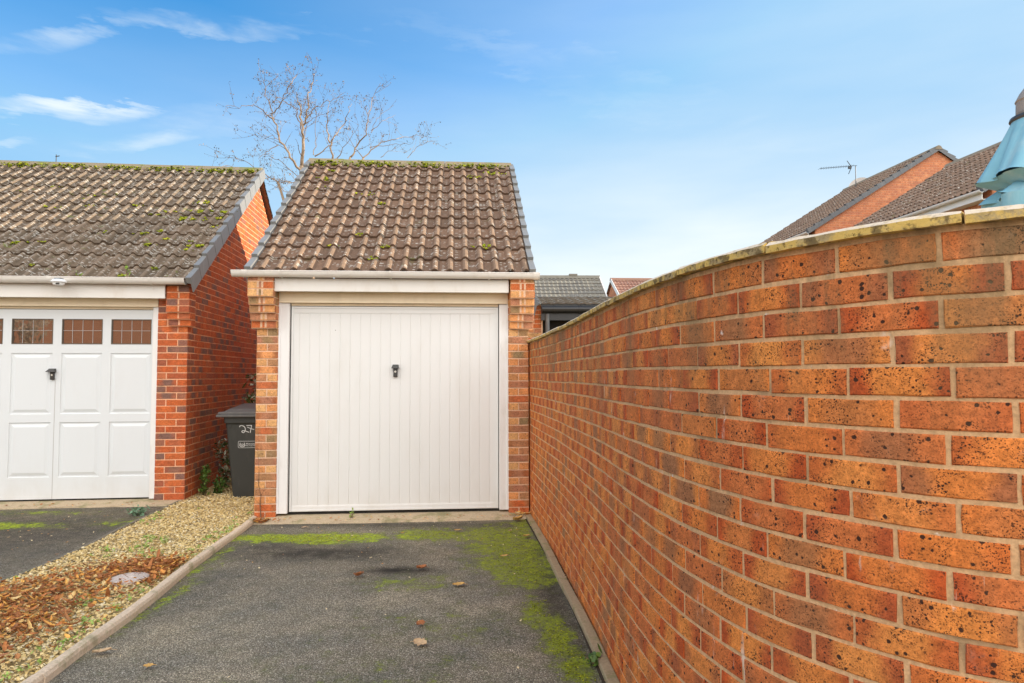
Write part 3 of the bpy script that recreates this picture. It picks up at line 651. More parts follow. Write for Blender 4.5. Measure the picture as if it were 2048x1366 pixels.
dm.box(FG,d0+0.021,d1-0.021,0.054,0.0612,z0,z0+0.018,0,0.002); dm.box(FG,d0+0.021,d1-0.021,0.054,0.0612,z1-0.02,z1,0,0.002)
doorR=dm.build('garage_door',M['door_white'],garR)
gp=MB(); gp.box(FG,d0-0.0115,d1+0.0075,0.075,0.12,z0-0.05,z1+0.005); gp.build('door_gap',M['soffit_dark'],garR)
def handle(F,a,z,parent,hood=0.0):
    h=MB(); h.box(F,a-0.021,a+0.021,0.035,0.0615,z-0.125,z-0.02,0,0.004)
    P=[F(a-0.03+hood*-0.012,0.0615,z),F(a+0.03,0.0615,z),F(a+0.036,0.0615,z-0.038),F(a-0.036-0.02*hood,0.0615,z-0.038),F(a-0.024,0.02,z-0.001),F(a+0.024,0.02,z-0.001),F(a+0.040,0.008,z-0.038),F(a-0.040-0.02*hood,0.008,z-0.038)]
    h.add(P,[(0,1,5,4),(4,5,6,7),(1,2,6,5),(3,0,4,7),(2,3,7,6),(0,3,2,1)])
    ho=h.build('handle',M['handle'],parent)
    k=MB(); 
    V=[F(a+0.011*math.cos(t),0.032,z-0.072+0.011*math.sin(t)) for t in [2*math.pi*q/12 for q in range(12)]]+[F(a+0.011*math.cos(t),0.036,z-0.072+0.011*math.sin(t)) for t in [2*math.pi*q/12 for q in range(12)]]
    k.add(V,[tuple(range(12))]+[(q,(q+1)%12,(q+1)%12+12,q+12) for q in range(12)]); k.build('lock',M['chrome'],ho)
handle(FG,1.361,1.529,doorR)
rebase(garR,(-1.2,8.9,0))
# ---- left garage
FL=Fr((-3.675,7.725,0),6.2)
def rl(i): return [(-0.33,-0.11),(-0.11,0.0)] if i%2 else [(-0.33,-0.225),(-0.225,0.0)]
def rw(a0,a1): return rows_stretcher(a0,a1)
mossL=[(6.1-0.9+random.gauss(0,0.35),random.uniform(0.1,2.4),0.045,20) for _ in range(13)]+[(6.1-random.uniform(0.3,4),random.uniform(0.1,3),0.035,8) for _ in range(22)]+[(5.3,2.0,0.07,60),(5.2,1.75,0.07,50),(3.5,0.9,0.05,20),(5.0,0.1,0.06,20),(5.55,0.9,0.05,40)]
garL=garage(FL,(-5.6,0.0),5.7,2.85,4.625,-0.2,2.46,'red_brick','red_mortar','tile_grey',
  'garage with panelled white door, small leaded windows and red brick side wall',
  (-5.6,-2.53,rw(-5.6,-2.53)),(-0.33,0.0,rl),0.031,2.431,0,1.981,2,
  [(-0.205,0.045,1)],(-2.525,-0.33),(-2.474,-0.398),(0.06,2.168),(-2.9,-0.205),(2.281,2.44),(-5.7,0.035),(2.43,2.496),(-5.65,0.06),False,'garage',
  dict(brackets=[(-0.33),(-1.36,0.05,0.006),-2.3],courses=12,moss=mossL,ridge_moss=[(1.8,5.7,1900)]),True,False)
# panelled door
PW=[(-1.896+k*0.5235-0.5235,-1.465+k*0.5235-0.5235) for k in range(4)]
pm=MB(); zb=[(0.06,0.30,'r'),(0.30,0.907,'p'),(0.907,0.998,'r'),(0.998,1.678,'p'),(1.678,1.778,'r'),(1.778,2.062,'w'),(2.062,2.168,'r')]
pts=[-2.474]+[q for ab in PW for q in ab]+[-0.398]
zl=[]
B0=0.062
for (za,zb_,k) in zb:
    for c in range(len(pts)-1):
        a,b=pts[c],pts[c+1]; isP=c%2==1
        if k=='r' or not isP: pm.add([FL(a,B0,za),FL(b,B0,za),FL(b,B0,zb_),FL(a,B0,zb_)],[(0,1,2,3)])
        elif k=='p':
            lv=[(0,B0),(0.006,B0+0.010),(0.020,B0+0.010),(0.052,B0-0.001)]
            for (i0,b0),(i1,b1) in zip(lv[:-1],lv[1:]):
                A=[(a+i0,za+i0),(b-i0,za+i0),(b-i0,zb_-i0),(a+i0,zb_-i0)]; Bq=[(a+i1,za+i1),(b-i1,za+i1),(b-i1,zb_-i1),(a+i1,zb_-i1)]
                pm.add([FL(x,b0,z) for x,z in A]+[FL(x,b1,z) for x,z in Bq],[(j,(j+1)%4,(j+1)%4+4,j+4) for j in range(4)])
            pm.add([FL(a+0.052,B0-0.001,za+0.052),FL(b-0.052,B0-0.001,za+0.052),FL(b-0.052,B0-0.001,zb_-0.052),FL(a+0.052,B0-0.001,zb_-0.052)],[(0,1,2,3)])
        else:
            pm.add([FL(x,bb,z) for bb in (B0,B0+0.02) for x,z in ((a,za),(b,za),(b,zb_),(a,zb_))],[(j,(j+1)%4,(j+1)%4+4,j+4) for j in range(4)])
pm.box(FL,-2.47,-0.402,0.10,0.11,0.065,2.16)
doorL=pm.build('garage_door',M['door_cool'],garL)
sg=MB(); sg.box(FL,-1.4295,-1.4245,0.0605,0.0615,0.06,1.40); sg.build('door_seam',M['lead'],doorL)
gp=MB(); gp.box(FL,-2.485,-0.391,0.08,0.14,0.01,2.176); gp.build('door_gap',M['soffit_dark'],garL)
for (a,b) in PW:
    w=MB()
    for (p,q,r_,s_) in ((a,b,1.778,1.788),(a,b,2.052,2.062),(a,a+0.008,1.789,2.051),(b-0.008,b,1.789,2.051)): w.box(FL,p,q,B0-0.003,B0+0.014,r_,s_)
    wo_=w.build('window',M['bead'],doorL)
    g=MB(); g.add([FL(a+0.006,B0+0.012,1.784),FL(b-0.006,B0+0.012,1.784),FL(b-0.006,B0+0.012,2.056),FL(a+0.006,B0+0.012,2.056)],[(0,1,2,3)]); g.build('pane',M['glass'],wo_)
    lc=MB()
    for k in (1,2,3): x=a+(b-a)*k/4; lc.box(FL,x-0.002,x+0.002,B0+0.008,B0+0.0112,1.789,2.051)
    lc.box(FL,a+0.009,b-0.009,B0+0.0072,B0+0.0105,1.930,1.934); lc.build('lead_strips',M['lead'],wo_)
handle(FL,-1.452,1.505,doorL,0.9)
rebase(garL,(-6.5,10.6,0))
# solar gutter light clipped on the left garage's gutter
gl=empty('gutter_light','small round white solar light clipped to the left garage gutter','light')
def lathe(mb,c,prof,n=20,m=0,bid=(0,0,0)):
    V=[c+Vector((r*math.cos(2*math.pi*j/n),r*math.sin(2*math.pi*j/n),z)) for (r,z) in prof for j in range(n)]
    k=len(prof); mb.add(V,[(i*n+j,i*n+(j+1)%n,(i+1)*n+(j+1)%n,(i+1)*n+j) for i in range(k-1) for j in range(n)]+[tuple(range(n))[::-1],tuple((k-1)*n+j for j in range(n))],m,bid=bid)
lc_=FL(-1.235,-0.30,2.43)
b=MB(); lathe(b,lc_,[(0.03,-0.035),(0.05,-0.03),(0.058,-0.008),(0.075,0.0),(0.072,0.014),(0.05,0.03),(0.03,0.034)]); b.build('housing',M['bright'],gl)
b=MB(); b.box(Fr(lc_,6),-0.035,0.035,-0.03,0.03,0.0345,0.040); b.build('solar_panel',M['panel'],gl)
b=MB(); b.box(Fr(lc_,6),0.0,0.035,-0.060,-0.049,-0.028,-0.014,0,0.003); b.build('lamp',M['black'],gl)
b=MB(); b.box(Fr(lc_,6),-0.015,0.015,0.05,0.09,-0.004,0.02); b.build('clip',M['bright'],gl)
rebase(gl,lc_)
# TV mast tip beyond the left garage ridge
ta=empty('roof_aerial','tiny dark aerial tip poking above the mossy ridge of the left garage','aerial')
p=FL(-2.965,2.85,4.66); b=MB(); b.tube([p+Vector((0,0,-0.03)),p+Vector((0,0,0.13))],0.006,6); b.build('mast',M['steel'],ta); b=MB(); b.tube([p+Vector((-0.01,0,0.10)),p+Vector((0.05,0,0.11))],0.007,6); b.build('arm',M['steel'],ta); rebase(ta,p)

# ================================================================== curved boundary wall
ctrl=[(0.16,7.35),(0.19,6.9),(0.30,5.8),(0.367,5.1),(0.438,4.1),(0.472,3.5),(0.502,2.95),(0.562,2.37),(0.676,1.935),(0.81,1.70),(0.935,1.545),(1.09,1.437),(1.32,1.33),(1.65,1.245),(2.05,1.19),(2.6,1.15),(3.3,1.13)]
def catmull(P,n=24):
    out=[]; P=[Vector((*p,0)) for p in P]; P=[2*P[0]-P[1]]+P+[2*P[-1]-P[-2]]
    for i in range(1,len(P)-2):
        for k in range(n):
            t=k/n; a,b,c,d=P[i-1],P[i],P[i+1],P[i+2]
            out.append(0.5*((2*b)+(c-a)*t+(2*a-5*b+4*c-d)*t*t+(3*b-a-3*c+d)*t**3))
    out.append(P[-2]); return out
raw=catmull(ctrl)
for _ in range(6): raw=[raw[0]]+[(raw[i-1]+raw[i]*2+raw[i+1])/4 for i in range(1,len(raw)-1)]+[raw[-1]]
cum=[0.0]
for a,b in zip(raw[:-1],raw[1:]): cum.append(cum[-1]+(b-a).length)
LW=cum[-1]
ar=np.array([[p.x,p.y] for p in raw]); cu=np.array(cum)
def wxy(s): return Vector((float(np.interp(s,cu,ar[:,0])),float(np.interp(s,cu,ar[:,1])),0))
def wnorm(s):
    d=(wxy(min(LW,s+0.04))-wxy(max(0,s-0.04))).normalized(); return Vector((d.y,-d.x,0))*1.0
def wsag(s,z): return 0.0022*math.sin(s*1.3+z*2)+0.0012*math.sin(s*3.3+1.0+z*7)
def wpath(s,z,o):
    n_=wnorm(s)
    p=wxy(s)-n_*(-o) if False else wxy(s)+(-n_ if n_.dot(Vector((-1,-0.6,0)))<0 else n_)*o
    return p+Vector((0,0,z+wsag(s,z)))
wall=empty('boundary_wall','curved speckled orange brick wall under lichened stone coping along the driveway','wall')
wb=MB(); WZ0=-0.058; NC=24
def wrows(i):
    rr=random.Random(100+i); out=[]; x=-0.225+(i%2)*0.1125+rr.uniform(-0.012,0.012)
    while x<LW:
        a=max(0,x+rr.uniform(-0.003,0.003)); b=min(LW,x+0.225)
        if b-a>0.04: out.append((a,b))
        x+=0.225
    return out
lay(wb,wpath,0,LW,WZ0,NC,wrows,joint=0.0112,proj=0.0045,jit=0.0014)
for z_a,z_b in ((-0.2,0.3),(0.3,0.8),(0.8,1.3),(1.3,1.752)): sheet(wb,wpath,0,LW,z_a,z_b,ns=180,nz=10,m=1)
back=lambda s,z,o: wpath(s,z,-0.215)
sheet(wb,back,0,LW,-0.2,1.745,ns=90,nz=1,m=1)
wb.add([wpath(0,-0.2,0),wpath(0,-0.2,-0.215),wpath(0,1.745,-0.215),wpath(0,1.745,0)],[(0,1,2,3)],1)
wb.build('brickwork',[M['wall_brick'],M['wall_mortar']],wall,recalc=False)
# mortar smears and lime runs
s=0.0; ci=0
while s<LW-0.1:
    ln=random.uniform(0.42,0.5); e=min(LW,s+ln-0.006)
    c=MB(); zt=1.751; off=random.uniform(-0.003,0.003); dz=random.uniform(-0.003,0.003); ns=10
    prof=[(0.028,zt),(0.030,zt+0.019),(0.016,zt+0.029),(-0.10,zt+0.046),(-0.228,zt+0.029),(-0.243,zt+0.019),(-0.243,zt)]
    V=[]
    for k in range(ns+1):
        q=s+(e-s)*k/ns
        for (o,z) in prof: V.append(wpath(q,z+dz,o+off)+Vector((random.uniform(-1,1)*0.0012,random.uniform(-1,1)*0.0012,random.uniform(-1,1)*0.0015)))
    m=len(prof); c.add(V,[(k*m+j,k*m+(j+1)%m,(k+1)*m+(j+1)%m,(k+1)*m+j) for k in range(ns) for j in range(m)]+[tuple(range(m)),tuple(ns*m+j for j in range(m))])
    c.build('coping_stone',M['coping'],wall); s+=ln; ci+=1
rebase(wall,(0.5,3.5,0))

# ================================================================== ground, drives, kerbs
g=MB(); g.add([(-400,-400,-0.03),(400,-400,-0.03),(400,600,-0.03),(-400,600,-0.03)],[(0,1,2,3)]); g.build('ground',M['ground']); bpy.data.objects['ground']['kind']='structure'
xs=np.concatenate([np.linspace(-9,-5.6,8),np.arange(-5.55,0.72,0.035),np.linspace(0.9,3.5,5)]); ys=np.concatenate([np.linspace(-9,2.4,12),np.arange(2.45,8.0,0.035)])
MOSS=[(-2.05,6.05,0.42,0.13,0.9),(-1.55,6.1,0.40,0.13,0.95),(-1.62,5.93,0.25,0.10,0.7),(-0.75,6.2,0.33,0.20,0.72),(-0.15,6.15,0.35,0.35,0.72),(-0.02,5.7,0.30,0.35,0.78),(0.02,5.3,0.26,0.35,0.85),(0.10,4.95,0.20,0.28,0.8),(0.22,6.6,0.25,0.3,0.65),(0.13,4.15,0.09,0.28,0.62),(0.24,3.75,0.08,0.32,0.72),(0.32,3.4,0.07,0.25,0.7),(-0.7,4.75,0.35,0.18,0.42),(-0.6,3.3,0.7,0.3,0.25),(-2.33,5.3,0.07,0.9,0.42),(-2.2,4.4,0.06,0.7,0.4),(-5.1,6.6,0.6,0.12,0.85),(-3.7,6.7,0.4,0.2,0.45),(-5.0,7.2,0.7,0.12,0.4),(-0.35,3.95,0.5,0.3,0.28)]
STAIN=[(-1.55,5.55,0.65,0.22,0.85),(-2.0,5.7,0.4,0.2,0.6),(-0.84,5.07,0.22,0.09,1.0),(0.27,4.6,0.12,0.9,0.8),(0.22,5.6,0.10,0.3,0.7),(0.34,3.7,0.10,0.5,0.7),(-4.6,6.4,1.6,1.3,0.6),(-1.2,6.6,1.6,0.12,0.6),(-2.3,4.9,0.5,0.8,0.25)]
def fld(x,y,L_):
    v=0.0
    for (cx,cy,sx,sy,a) in L_:
        d=((x-cx)/sx)**2+((y-cy)/sy)**2
        if d<9: v=max(v,a*math.exp(-d*0.55))
    return v
V=[(x,y,0.006*math.sin(x*1.7+y)*math.sin(y*1.3)-0.004) for y in ys for x in xs]; nx=len(xs)
uv=[(fld(x,y,MOSS),fld(x,y,STAIN),0) for y in ys for x in xs]
g=MB(); g.add(V,[(j*nx+i,j*nx+i+1,(j+1)*nx+i+1,(j+1)*nx+i) for j in range(len(ys)-1) for i in range(nx-1)],buv=uv)
o=g.build('driveway',M['tarmac'],smooth=True,recalc=False); o['kind']='structure'
ED=[(-3.735,7.80),(-3.60,6.42),(-3.50,5.5),(-3.478,4.70),(-3.46,3.6),(-3.45,2.0),(-3.45,-2.0)]       # left edging
KM=[(-2.54,6.86),(-2.475,6.3),(-2.405,5.45),(-2.355,4.9),(-2.285,4.35),(-2.25,3.95),(-2.23,3.6),(-2.19,3.2),(-2.15,2.6),(-2.12,1.6),(-2.1,-2.0)]
KR=[(0.13,7.10),(0.185,6.6),(0.268,5.75),(0.335,4.85),(0.395,4.1),(0.43,3.6),(0.455,3.19),(0.50,2.6),(0.57,2.15),(0.68,1.75),(0.85,1.47),(1.1,1.31),(1.5,1.17),(2.1,1.08),(3.2,1.02)]
def kerb(name,P,w,h,mat,bev=0.012,gap=0.915,zb=-0.05):
    pts=catmull(P,10); cu_=[0]
    for a,b in zip(pts[:-1],pts[1:]): cu_.append(cu_[-1]+(b-a).length)
    X=np.array([[p.x,p.y] for p in pts]); C_=np.array(cu_); L_=C_[-1]
    mb=MB(); s=0
    def pt(s): return Vector((float(np.interp(s,C_,X[:,0])),float(np.interp(s,C_,X[:,1])),0))
    while s<L_:
        e=min(L_,s+gap); dz=random.uniform(-0.003,0.003); ns=6; prof=[(-w/2,zb),(-w/2,h-bev),(-w/2+bev*0.4,h-bev*0.25),(-w/2+bev*1.2,h),(w/2-bev*1.2,h),(w/2-bev*0.4,h-bev*0.25),(w/2,h-bev),(w/2,zb)]; V=[]; jo=random.uniform(-0.003,0.003)
        for k in range(ns+1):
            q=s+(e-0.004-s)*k/ns; d=(pt(min(L_,q+0.05))-pt(max(0,q-0.05))).normalized(); n_=Vector((d.y,-d.x,0))
            for (o,z) in prof: V.append(pt(q)+n_*(o+jo+random.uniform(-1,1)*0.0012)+Vector((0,0,z+dz+random.uniform(-1,1)*0.001)))
        m=len(prof); mb.add(V,[(k*m+j,k*m+(j+1)%m,(k+1)*m+(j+1)%m,(k+1)*m+j) for k in range(ns) for j in range(m)]+[tuple(range(m)),tuple(ns*m+j for j in range(m))]); s=e
    o=mb.build(name,mat); o['kind']='structure'; return o
kerb('kerb',KM,0.062,0.052,M['kerb'],0.022); kerb('kerb_edging',ED,0.032,0.03,M['edging'],0.004); kerb('kerb',KR,0.055,0.034,M['kerb_dark'],0.006)
# gravel bed surface and soil strip by the wall
def interp(P,y): 
    Q=sorted([(b,a) for a,b in P]); return float(np.interp(y,[q[0] for q in Q],[q[1] for q in Q]))
bedy=np.arange(-2,12.6,0.1); V=[];
def bed_l(y): return interp(ED,y)+0.012 if y<7.8 else -3.735-0.108*(y-7.8)+0.01
def bed_r(y): return interp(KM,y)-0.025 if y<6.86 else -2.53-0.08*(y-6.75)
for y in bedy:
    l,r_=bed_l(y),bed_r(y)
    for k in range(9): V.append((l+(r_-l)*k/8,y,0.014+0.012*math.sin(y*3+k)*0.5))
g=MB(); g.add(V,[(j*9+i,j*9+i+1,(j+1)*9+i+1,(j+1)*9+i) for j in range(len(bedy)-1) for i in range(8)]); o=g.build('gravel_bed',M['gravel_bed']); o['kind']='structure'
V=[]
for k in range(0,81):
    q=LW*k/80; V.append(wpath(q,0,0.004)+Vector((0,0,0.008-wsag(q,0)))); V.append(wpath(q,0,0.075)+Vector((0,0,0.004-wsag(q,0))))
g=MB(); g.add(V,[(2*k,2*k+1,2*k+3,2*k+2) for k in range(80)]); t_=vary_mat('dark_soil',[(0,(0.05,0.035,0.022)),(1,(0.05,0.035,0.022))],sc=40); o=g.build('soil_strip',t_); o['kind']='structure'
for (nm,F,a0,a1) in (('threshold',FG,0.0,2.72),('threshold',FL,-5.6,-0.02)):
    g=MB(); V=[];n=40
    for k in range(n+1):
        a=a0+(a1-a0)*k/n
        for (b_,z) in ((-0.17+random.uniform(-0.012,0.012) if F is FG else -0.16+random.uniform(-0.012,0.012),-0.02),(-0.15,0.012),(-0.03,0.03),(0.0,0.034),(0.12,0.045)): V.append(F(a,b_,z))
    g.add(V,[(k*5+j,k*5+j+1,(k+1)*5+j+1,(k+1)*5+j) for k in range(n) for j in range(4)]); o=g.build(nm,M['threshold']); o['kind']='structure'
# gravel stones (one mass)
def stones(mb,P,size,col):
    # octahedron-like pebble, 14 verts via a jittered cuboid
    for (x,y,z),s_,c in zip(P,size,col):
        a=random.uniform(0,6.28); ca,sa=math.cos(a),math.sin(a); ex,ey,ez=s_*random.uniform(0.8,1.3),s_*random.uniform(0.6,0.9),s_*random.uniform(0.4,0.65)
        tx,ty=random.gauss(0,0.3),random.gauss(0,0.3)
        V=[]
        for (dx,dy,dz) in ((-.7,-.6,-.5),(.7,-.6,-.6),(.8,.6,-.4),(-.6,.7,-.5),(-.6,-.5,.5),(.5,-.7,.6),(.6,.5,.5),(-.7,.5,.55),(0,0,.85),(1,0,0),(-1,0,0),(0,1,0),(0,-1,0)):
            dx*=ex*random.uniform(.85,1.15);dy*=ey*random.uniform(.85,1.15);dz*=ez
            dz+=dx*tx+dy*ty
            V.append((x+dx*ca-dy*sa,y+dx*sa+dy*ca,z+dz))
        mb.add(V,[(8,4,12,5),(8,5,9,6),(8,6,11,7),(8,7,10,4),(4,10,0,12),(5,12,1,9),(6,9,2,11),(7,11,3,10)],0,bid=(c,0,0))
g=MB(); P=[];S_=[];C_=[]
for _ in range(25000):
    y=2.6+ (random.random()**1.25)*7.0; l,r_=bed_l(y)+0.01,bed_r(y)-0.01
    x=random.uniform(l,r_); P.append((x,y,random.uniform(0.018,0.034))); S_.append(random.uniform(0.0055,0.0125)); C_.append(min(1,max(0,random.random()*(1.0 if random.random()<0.9 else 1.2))))
for _ in range(120):
    x=random.choice([random.uniform(-4.6,-3.5),random.uniform(-2.3,0.3),random.uniform(-2.3,0.3)]); P.append((x,random.uniform(2.8,7),0.003)); S_.append(random.uniform(0.003,0.008)); C_.append(0.8)
stones(g,P,S_,C_)
for k in range(0,700):   # grit and debris lodged between the kerb and the wall
    q=random.uniform(0.1,LW*0.72); p=wpath(q,0,random.uniform(0.012,0.06)); stones(g,[(p.x,p.y,0.012)],[random.uniform(0.003,0.009)],[random.choice([0.2,0.5,0.8,1.0,1.0])])
o=g.build('gravel',M['stone'],recalc=False); tag(o,'golden pea gravel filling the bed between the two drives','gravel',kind='stuff')
# ---- leaves
def leaf(mb,c,L_,W__,ang,curl,tilt,bid,lobes=0,m=0):
    n=7; V=[]; ca,sa=math.cos(ang),math.sin(ang); tx,ty=tilt
    for i in range(n+1):
        t=i/n; w=W__*math.sin(math.pi*min(1,t*0.94+0.03))**0.75*(1+ (0.28*math.sin(i*2.6) if lobes else 0))
        for q in (-1,0,1):
            x=(t-0.5)*L_; y=q*w/2; z=abs(q)*curl*W__*0.5+ curl*L_*0.8*(t-0.5)**2 + x*tx+y*ty
            V.append(c+Vector((x*ca-y*sa,x*sa+y*ca,z)))
    mb.add(V,[(i*3+q,i*3+q+1,(i+1)*3+q+1,(i+1)*3+q) for i in range(n) for q in (0,1)],m,bid=bid)
g=MB()
LB=[(-3.15,4.4,0.32,0.25),(-2.75,4.75,0.3,0.22),(-2.62,5.0,0.22,0.16),(-3.0,4.1,0.3,0.3),(-2.75,3.85,0.25,0.3),(-3.3,4.0,0.15,0.3),(-2.95,3.5,0.3,0.25),(-2.5,4.95,0.12,0.15)]
cnt=0
while cnt<3200:
    (cx,cy,sx,sy)=random.choice(LB); x=random.gauss(cx,sx*0.8); y=random.gauss(cy,sy*0.8)
    if not (bed_l(y)+0.03<x<bed_r(y)-0.02): continue
    if (x+2.615)**2+(y-4.74)**2<0.13**2: continue
    leaf(g,Vector((x,y,random.uniform(0.035,0.075))),random.uniform(0.012,0.045) if random.random()<0.86 else random.uniform(0.05,0.08),random.uniform(0.008,0.026),random.uniform(0,6.28),random.uniform(0.2,0.8),(random.gauss(0,0.35),random.gauss(0,0.35)),(random.random(),0,0),lobes=random.random()<0.4); cnt+=1
for _ in range(420): # twigs and stalks in the litter
    (cx,cy,sx,sy)=random.choice(LB); x=random.gauss(cx,sx*0.8); y=random.gauss(cy,sy*0.8)
    if not (bed_l(y)+0.05<x<bed_r(y)-0.05): continue
    a=random.uniform(0,6.28); l=random.uniform(0.04,0.12); p=Vector((x,y,random.uniform(0.05,0.085))); g.tube([p,p+Vector((math.cos(a)*l,math.sin(a)*l,random.uniform(-0.02,0.03)))],0.0016,4,cap=False,bid=(random.uniform(0,0.4),0,0))
o=g.build('leaf_litter',M['leaf'],recalc=False,smooth=False); tag(o,'drift of brown and orange dead leaves lying on the gravel bed','leaves',kind='stuff')
# low green weeds in the gravel
g=MB()
for _ in range(560):
    y=random.uniform(2.8,7.2); x=random.uniform(bed_l(y)+0.05,bed_r(y)-0.03)
    d=math.sin(x*5+1)*math.sin(y*3.1)+0.5*math.sin(x*13+y*7)
    if d<0.55 and not (x>bed_r(y)-0.16): continue
    if (x+2.615)**2+(y-4.74)**2<0.13**2: continue
    c=Vector((x,y,0.035))
    for _ in range(7): leaf(g,c+Vector((random.gauss(0,0.014),random.gauss(0,0.014),random.uniform(0,0.015))),random.uniform(0.012,0.026),random.uniform(0.006,0.013),random.uniform(0,6.28),0.2,(random.gauss(0,0.5),random.gauss(0,0.5)),(random.random(),0,0))
o=g.build('ground_weeds',M['lime'],recalc=False); tag(o,'low yellow green weeds creeping through the gravel bed','weeds',kind='stuff')
# moss cushions on the tarmac: fine tufts where the moss is thickest
g=MB(); c_=0
while c_<5000:
    (cx,cy,sx,sy,a)=random.choice(MOSS[:12]+MOSS[14:17]); x=random.gauss(cx,sx*0.75); y=random.gauss(cy,sy*0.75)
    f=fld(x,y,MOSS)+0.30*math.sin(x*19+3*math.sin(y*11))*math.sin(y*23+2*math.sin(x*9))+0.25*math.sin(x*47+2*math.sin(y*31))*math.sin(y*53+1)
    if f<0.55: c_+=0.3; continue
    if y>6.62 or (-3.45<x<bed_r(y)+0.06 if y<6.8 else False): c_+=0.3; continue
    blob(g,Vector((x,y,0.002)),random.uniform(0.002,0.005),0.45,bid=(min(1,max(0,random.gauss(0.68 if x<-0.9 else 0.42,0.24))),0,0)); c_+=1
o=g.build('driveway_moss',M['moss'],smooth=True,recalc=False); tag(o,'bright green moss cushions growing on the tarmac drive','moss',kind='stuff')
# individual fallen leaves on the drives
LV=[((-1.084,4.877),0.085,0.060,'leaf_brown','curled brown fallen leaf lying left of the dark tarmac patch',1.2,0.45),
 ((-0.665,5.058),0.075,0.055,'leaf_brown','small reddish fallen leaf on the right end of the dark tarmac patch',0.4,0.4),
 ((-0.364,4.666),0.080,0.052,'leaf_gold','golden yellow fallen leaf in the middle of the drive near the moss',0.1,0.2),
 ((-0.523,3.944),0.055,0.042,'leaf_brown','small tan brown fallen leaf just behind the pale one',0.9,0.25),
 ((-0.488,3.664),0.075,0.055,'leaf_pale','pale pinkish fallen leaf, the nearest on the open tarmac',2.8,0.2),
 ((-0.067,5.394),0.06,0.035,'leaf_gold','golden leaf lying on the moss patch by the right kerb',0.3,0.2),
 ((-1.771,3.39),0.045,0.032,'leaf_gold','small yellow leaf on the tarmac at the bottom left of the drive',0.3,0.2),
 ((-2.10,3.56),0.085,0.045,'leaf_pale','long pale leaf resting against the rounded left kerb',0.5,0.3),
 ((-0.5,6.283),0.06,0.04,'leaf_gold','flat golden leaf on the moss in front of the garage threshold',0.1,0.2),
 ((-1.938,6.421),0.045,0.03,'leaf_pale','pale leaf above the bright moss at the left of the garage door',0.2,0.2),
 ((0.05,6.72),0.10,0.07,'leaf_gold','large curled gold leaf at the foot of the right garage pillar',0.4,0.5),
 ((-0.02,6.25),0.05,0.03,'leaf_pale','pale leaf on the moss close to the right kerb corner',1.4,0.3),
 ((0.12,6.05),0.06,0.04,'leaf_gold','yellow leaf resting on the moss beside the wall kerb',0.4,0.3)]
for (p,l,w,m_,lab,a,c) in LV:
    g=MB(); l*=1.0; w*=1.15; leaf(g,Vector((0,0,0.012)),l,w,a,c*1.25,(random.gauss(0,0.12),random.gauss(0,0.12)),(0.5,0,0),lobes=1); g.tube([Vector((math.cos(a)*l*0.48,math.sin(a)*l*0.48,0.018)),Vector((math.cos(a)*l*0.8,math.sin(a)*l*0.8,0.012))],0.0013,4,cap=False,bid=(0.5,0,0))
    o=g.build('fallen_leaf',M[m_],recalc=False); o.location=(p[0],p[1],0.0); tag(o,lab,'leaf','fallen leaves on the driveway')
# round cover in the gravel
g=MB(); lathe(g,Vector((0,0,0)),[(0.122,-0.03),(0.122,0.008),(0.116,0.013),(0.02,0.014),(0.012,0.008),(0.004,0.008)],32); o=g.build('drain_cover',M['disc']); o.location=(-2.615,4.74,0.035); tag(o,'round pale plastic drain cover set among the dead leaves','drain cover')

# ================================================================== wheelie bin
FB=Fr((-3.37,7.86,0.02),4)
wbin=empty('wheelie_bin','dark grey wheelie bin with white painted number, standing between the garages','bin')
b=MB(); hB=0.93
def loopz(z,i,f,w0=0.0): 
    return [FB(w0+i,f,z),FB(0.56-i-w0,f,z),FB(0.56-i-w0,f+0.0,z)]
rings=[(0.0,0.155,0.42,0.06,0.70),(0.08,0.145,0.43,0.052,0.71),(0.84,0.075,0.51,0.02,0.74),(0.86,0.06,0.52,0.0,0.75),(0.93,0.055,0.525,0.0,0.75)]
V=[];c=0.02
for (z,a0,a1,b0,b1) in rings:
    for (a,bb) in ((a0+c,b0),(a1-c,b0),(a1,b0+c),(a1,b1-c),(a1-c,b1),(a0+c,b1),(a0,b1-c),(a0,b0+c)): V.append(FB(a,bb,z))
b.add(V,[(k*8+j,k*8+(j+1)%8,(k+1)*8+(j+1)%8,(k+1)*8+j) for k in range(4) for j in range(8)]+[tuple(range(8))[::-1],tuple(32+j for j in range(8))])
body=b.build('body',M['bin'],wbin)
for a in (0.125,0.42): b=MB(); b.box(FB,a,a+0.02,0.015,0.05,0.80,0.858,0,0.004); b.build('rim_rib',M['bin'],body)
b=MB()
b.box(FB,-0.015,0.585,-0.045,0.74,0.925,0.955,0,0.008); b.box(FB,0.0,0.57,-0.03,0.73,0.950,0.985,0,0.010)
V=[FB(0.05,0.02,0.985),FB(0.52,0.02,0.985),FB(0.53,0.70,0.99),FB(0.04,0.70,0.99),FB(0.09,0.08,1.015),FB(0.48,0.08,1.015),FB(0.47,0.60,1.06),FB(0.10,0.60,1.06)]
b.add(V,[(0,1,5,4),(1,2,6,5),(2,3,7,6),(3,0,4,7),(4,5,6,7)]); lid=b.build('lid',M['lid'],wbin)
b=MB(); b.tube([FB(0.06,0.78,0.96),FB(0.51,0.78,0.96)],0.016,10); b.build('handle',M['bin'],wbin)
for a in (0.10,0.44):
    w=MB(); w.tube([FB(a-0.02,0.72,0.09),FB(a+0.03,0.72,0.09)],0.095,20); w.build('wheel',M['black'],wbin)
def fy(z): # front face offset of the tapering body
    return 0.052+(0.02-0.052)*(z-0.08)/0.76-0.0025
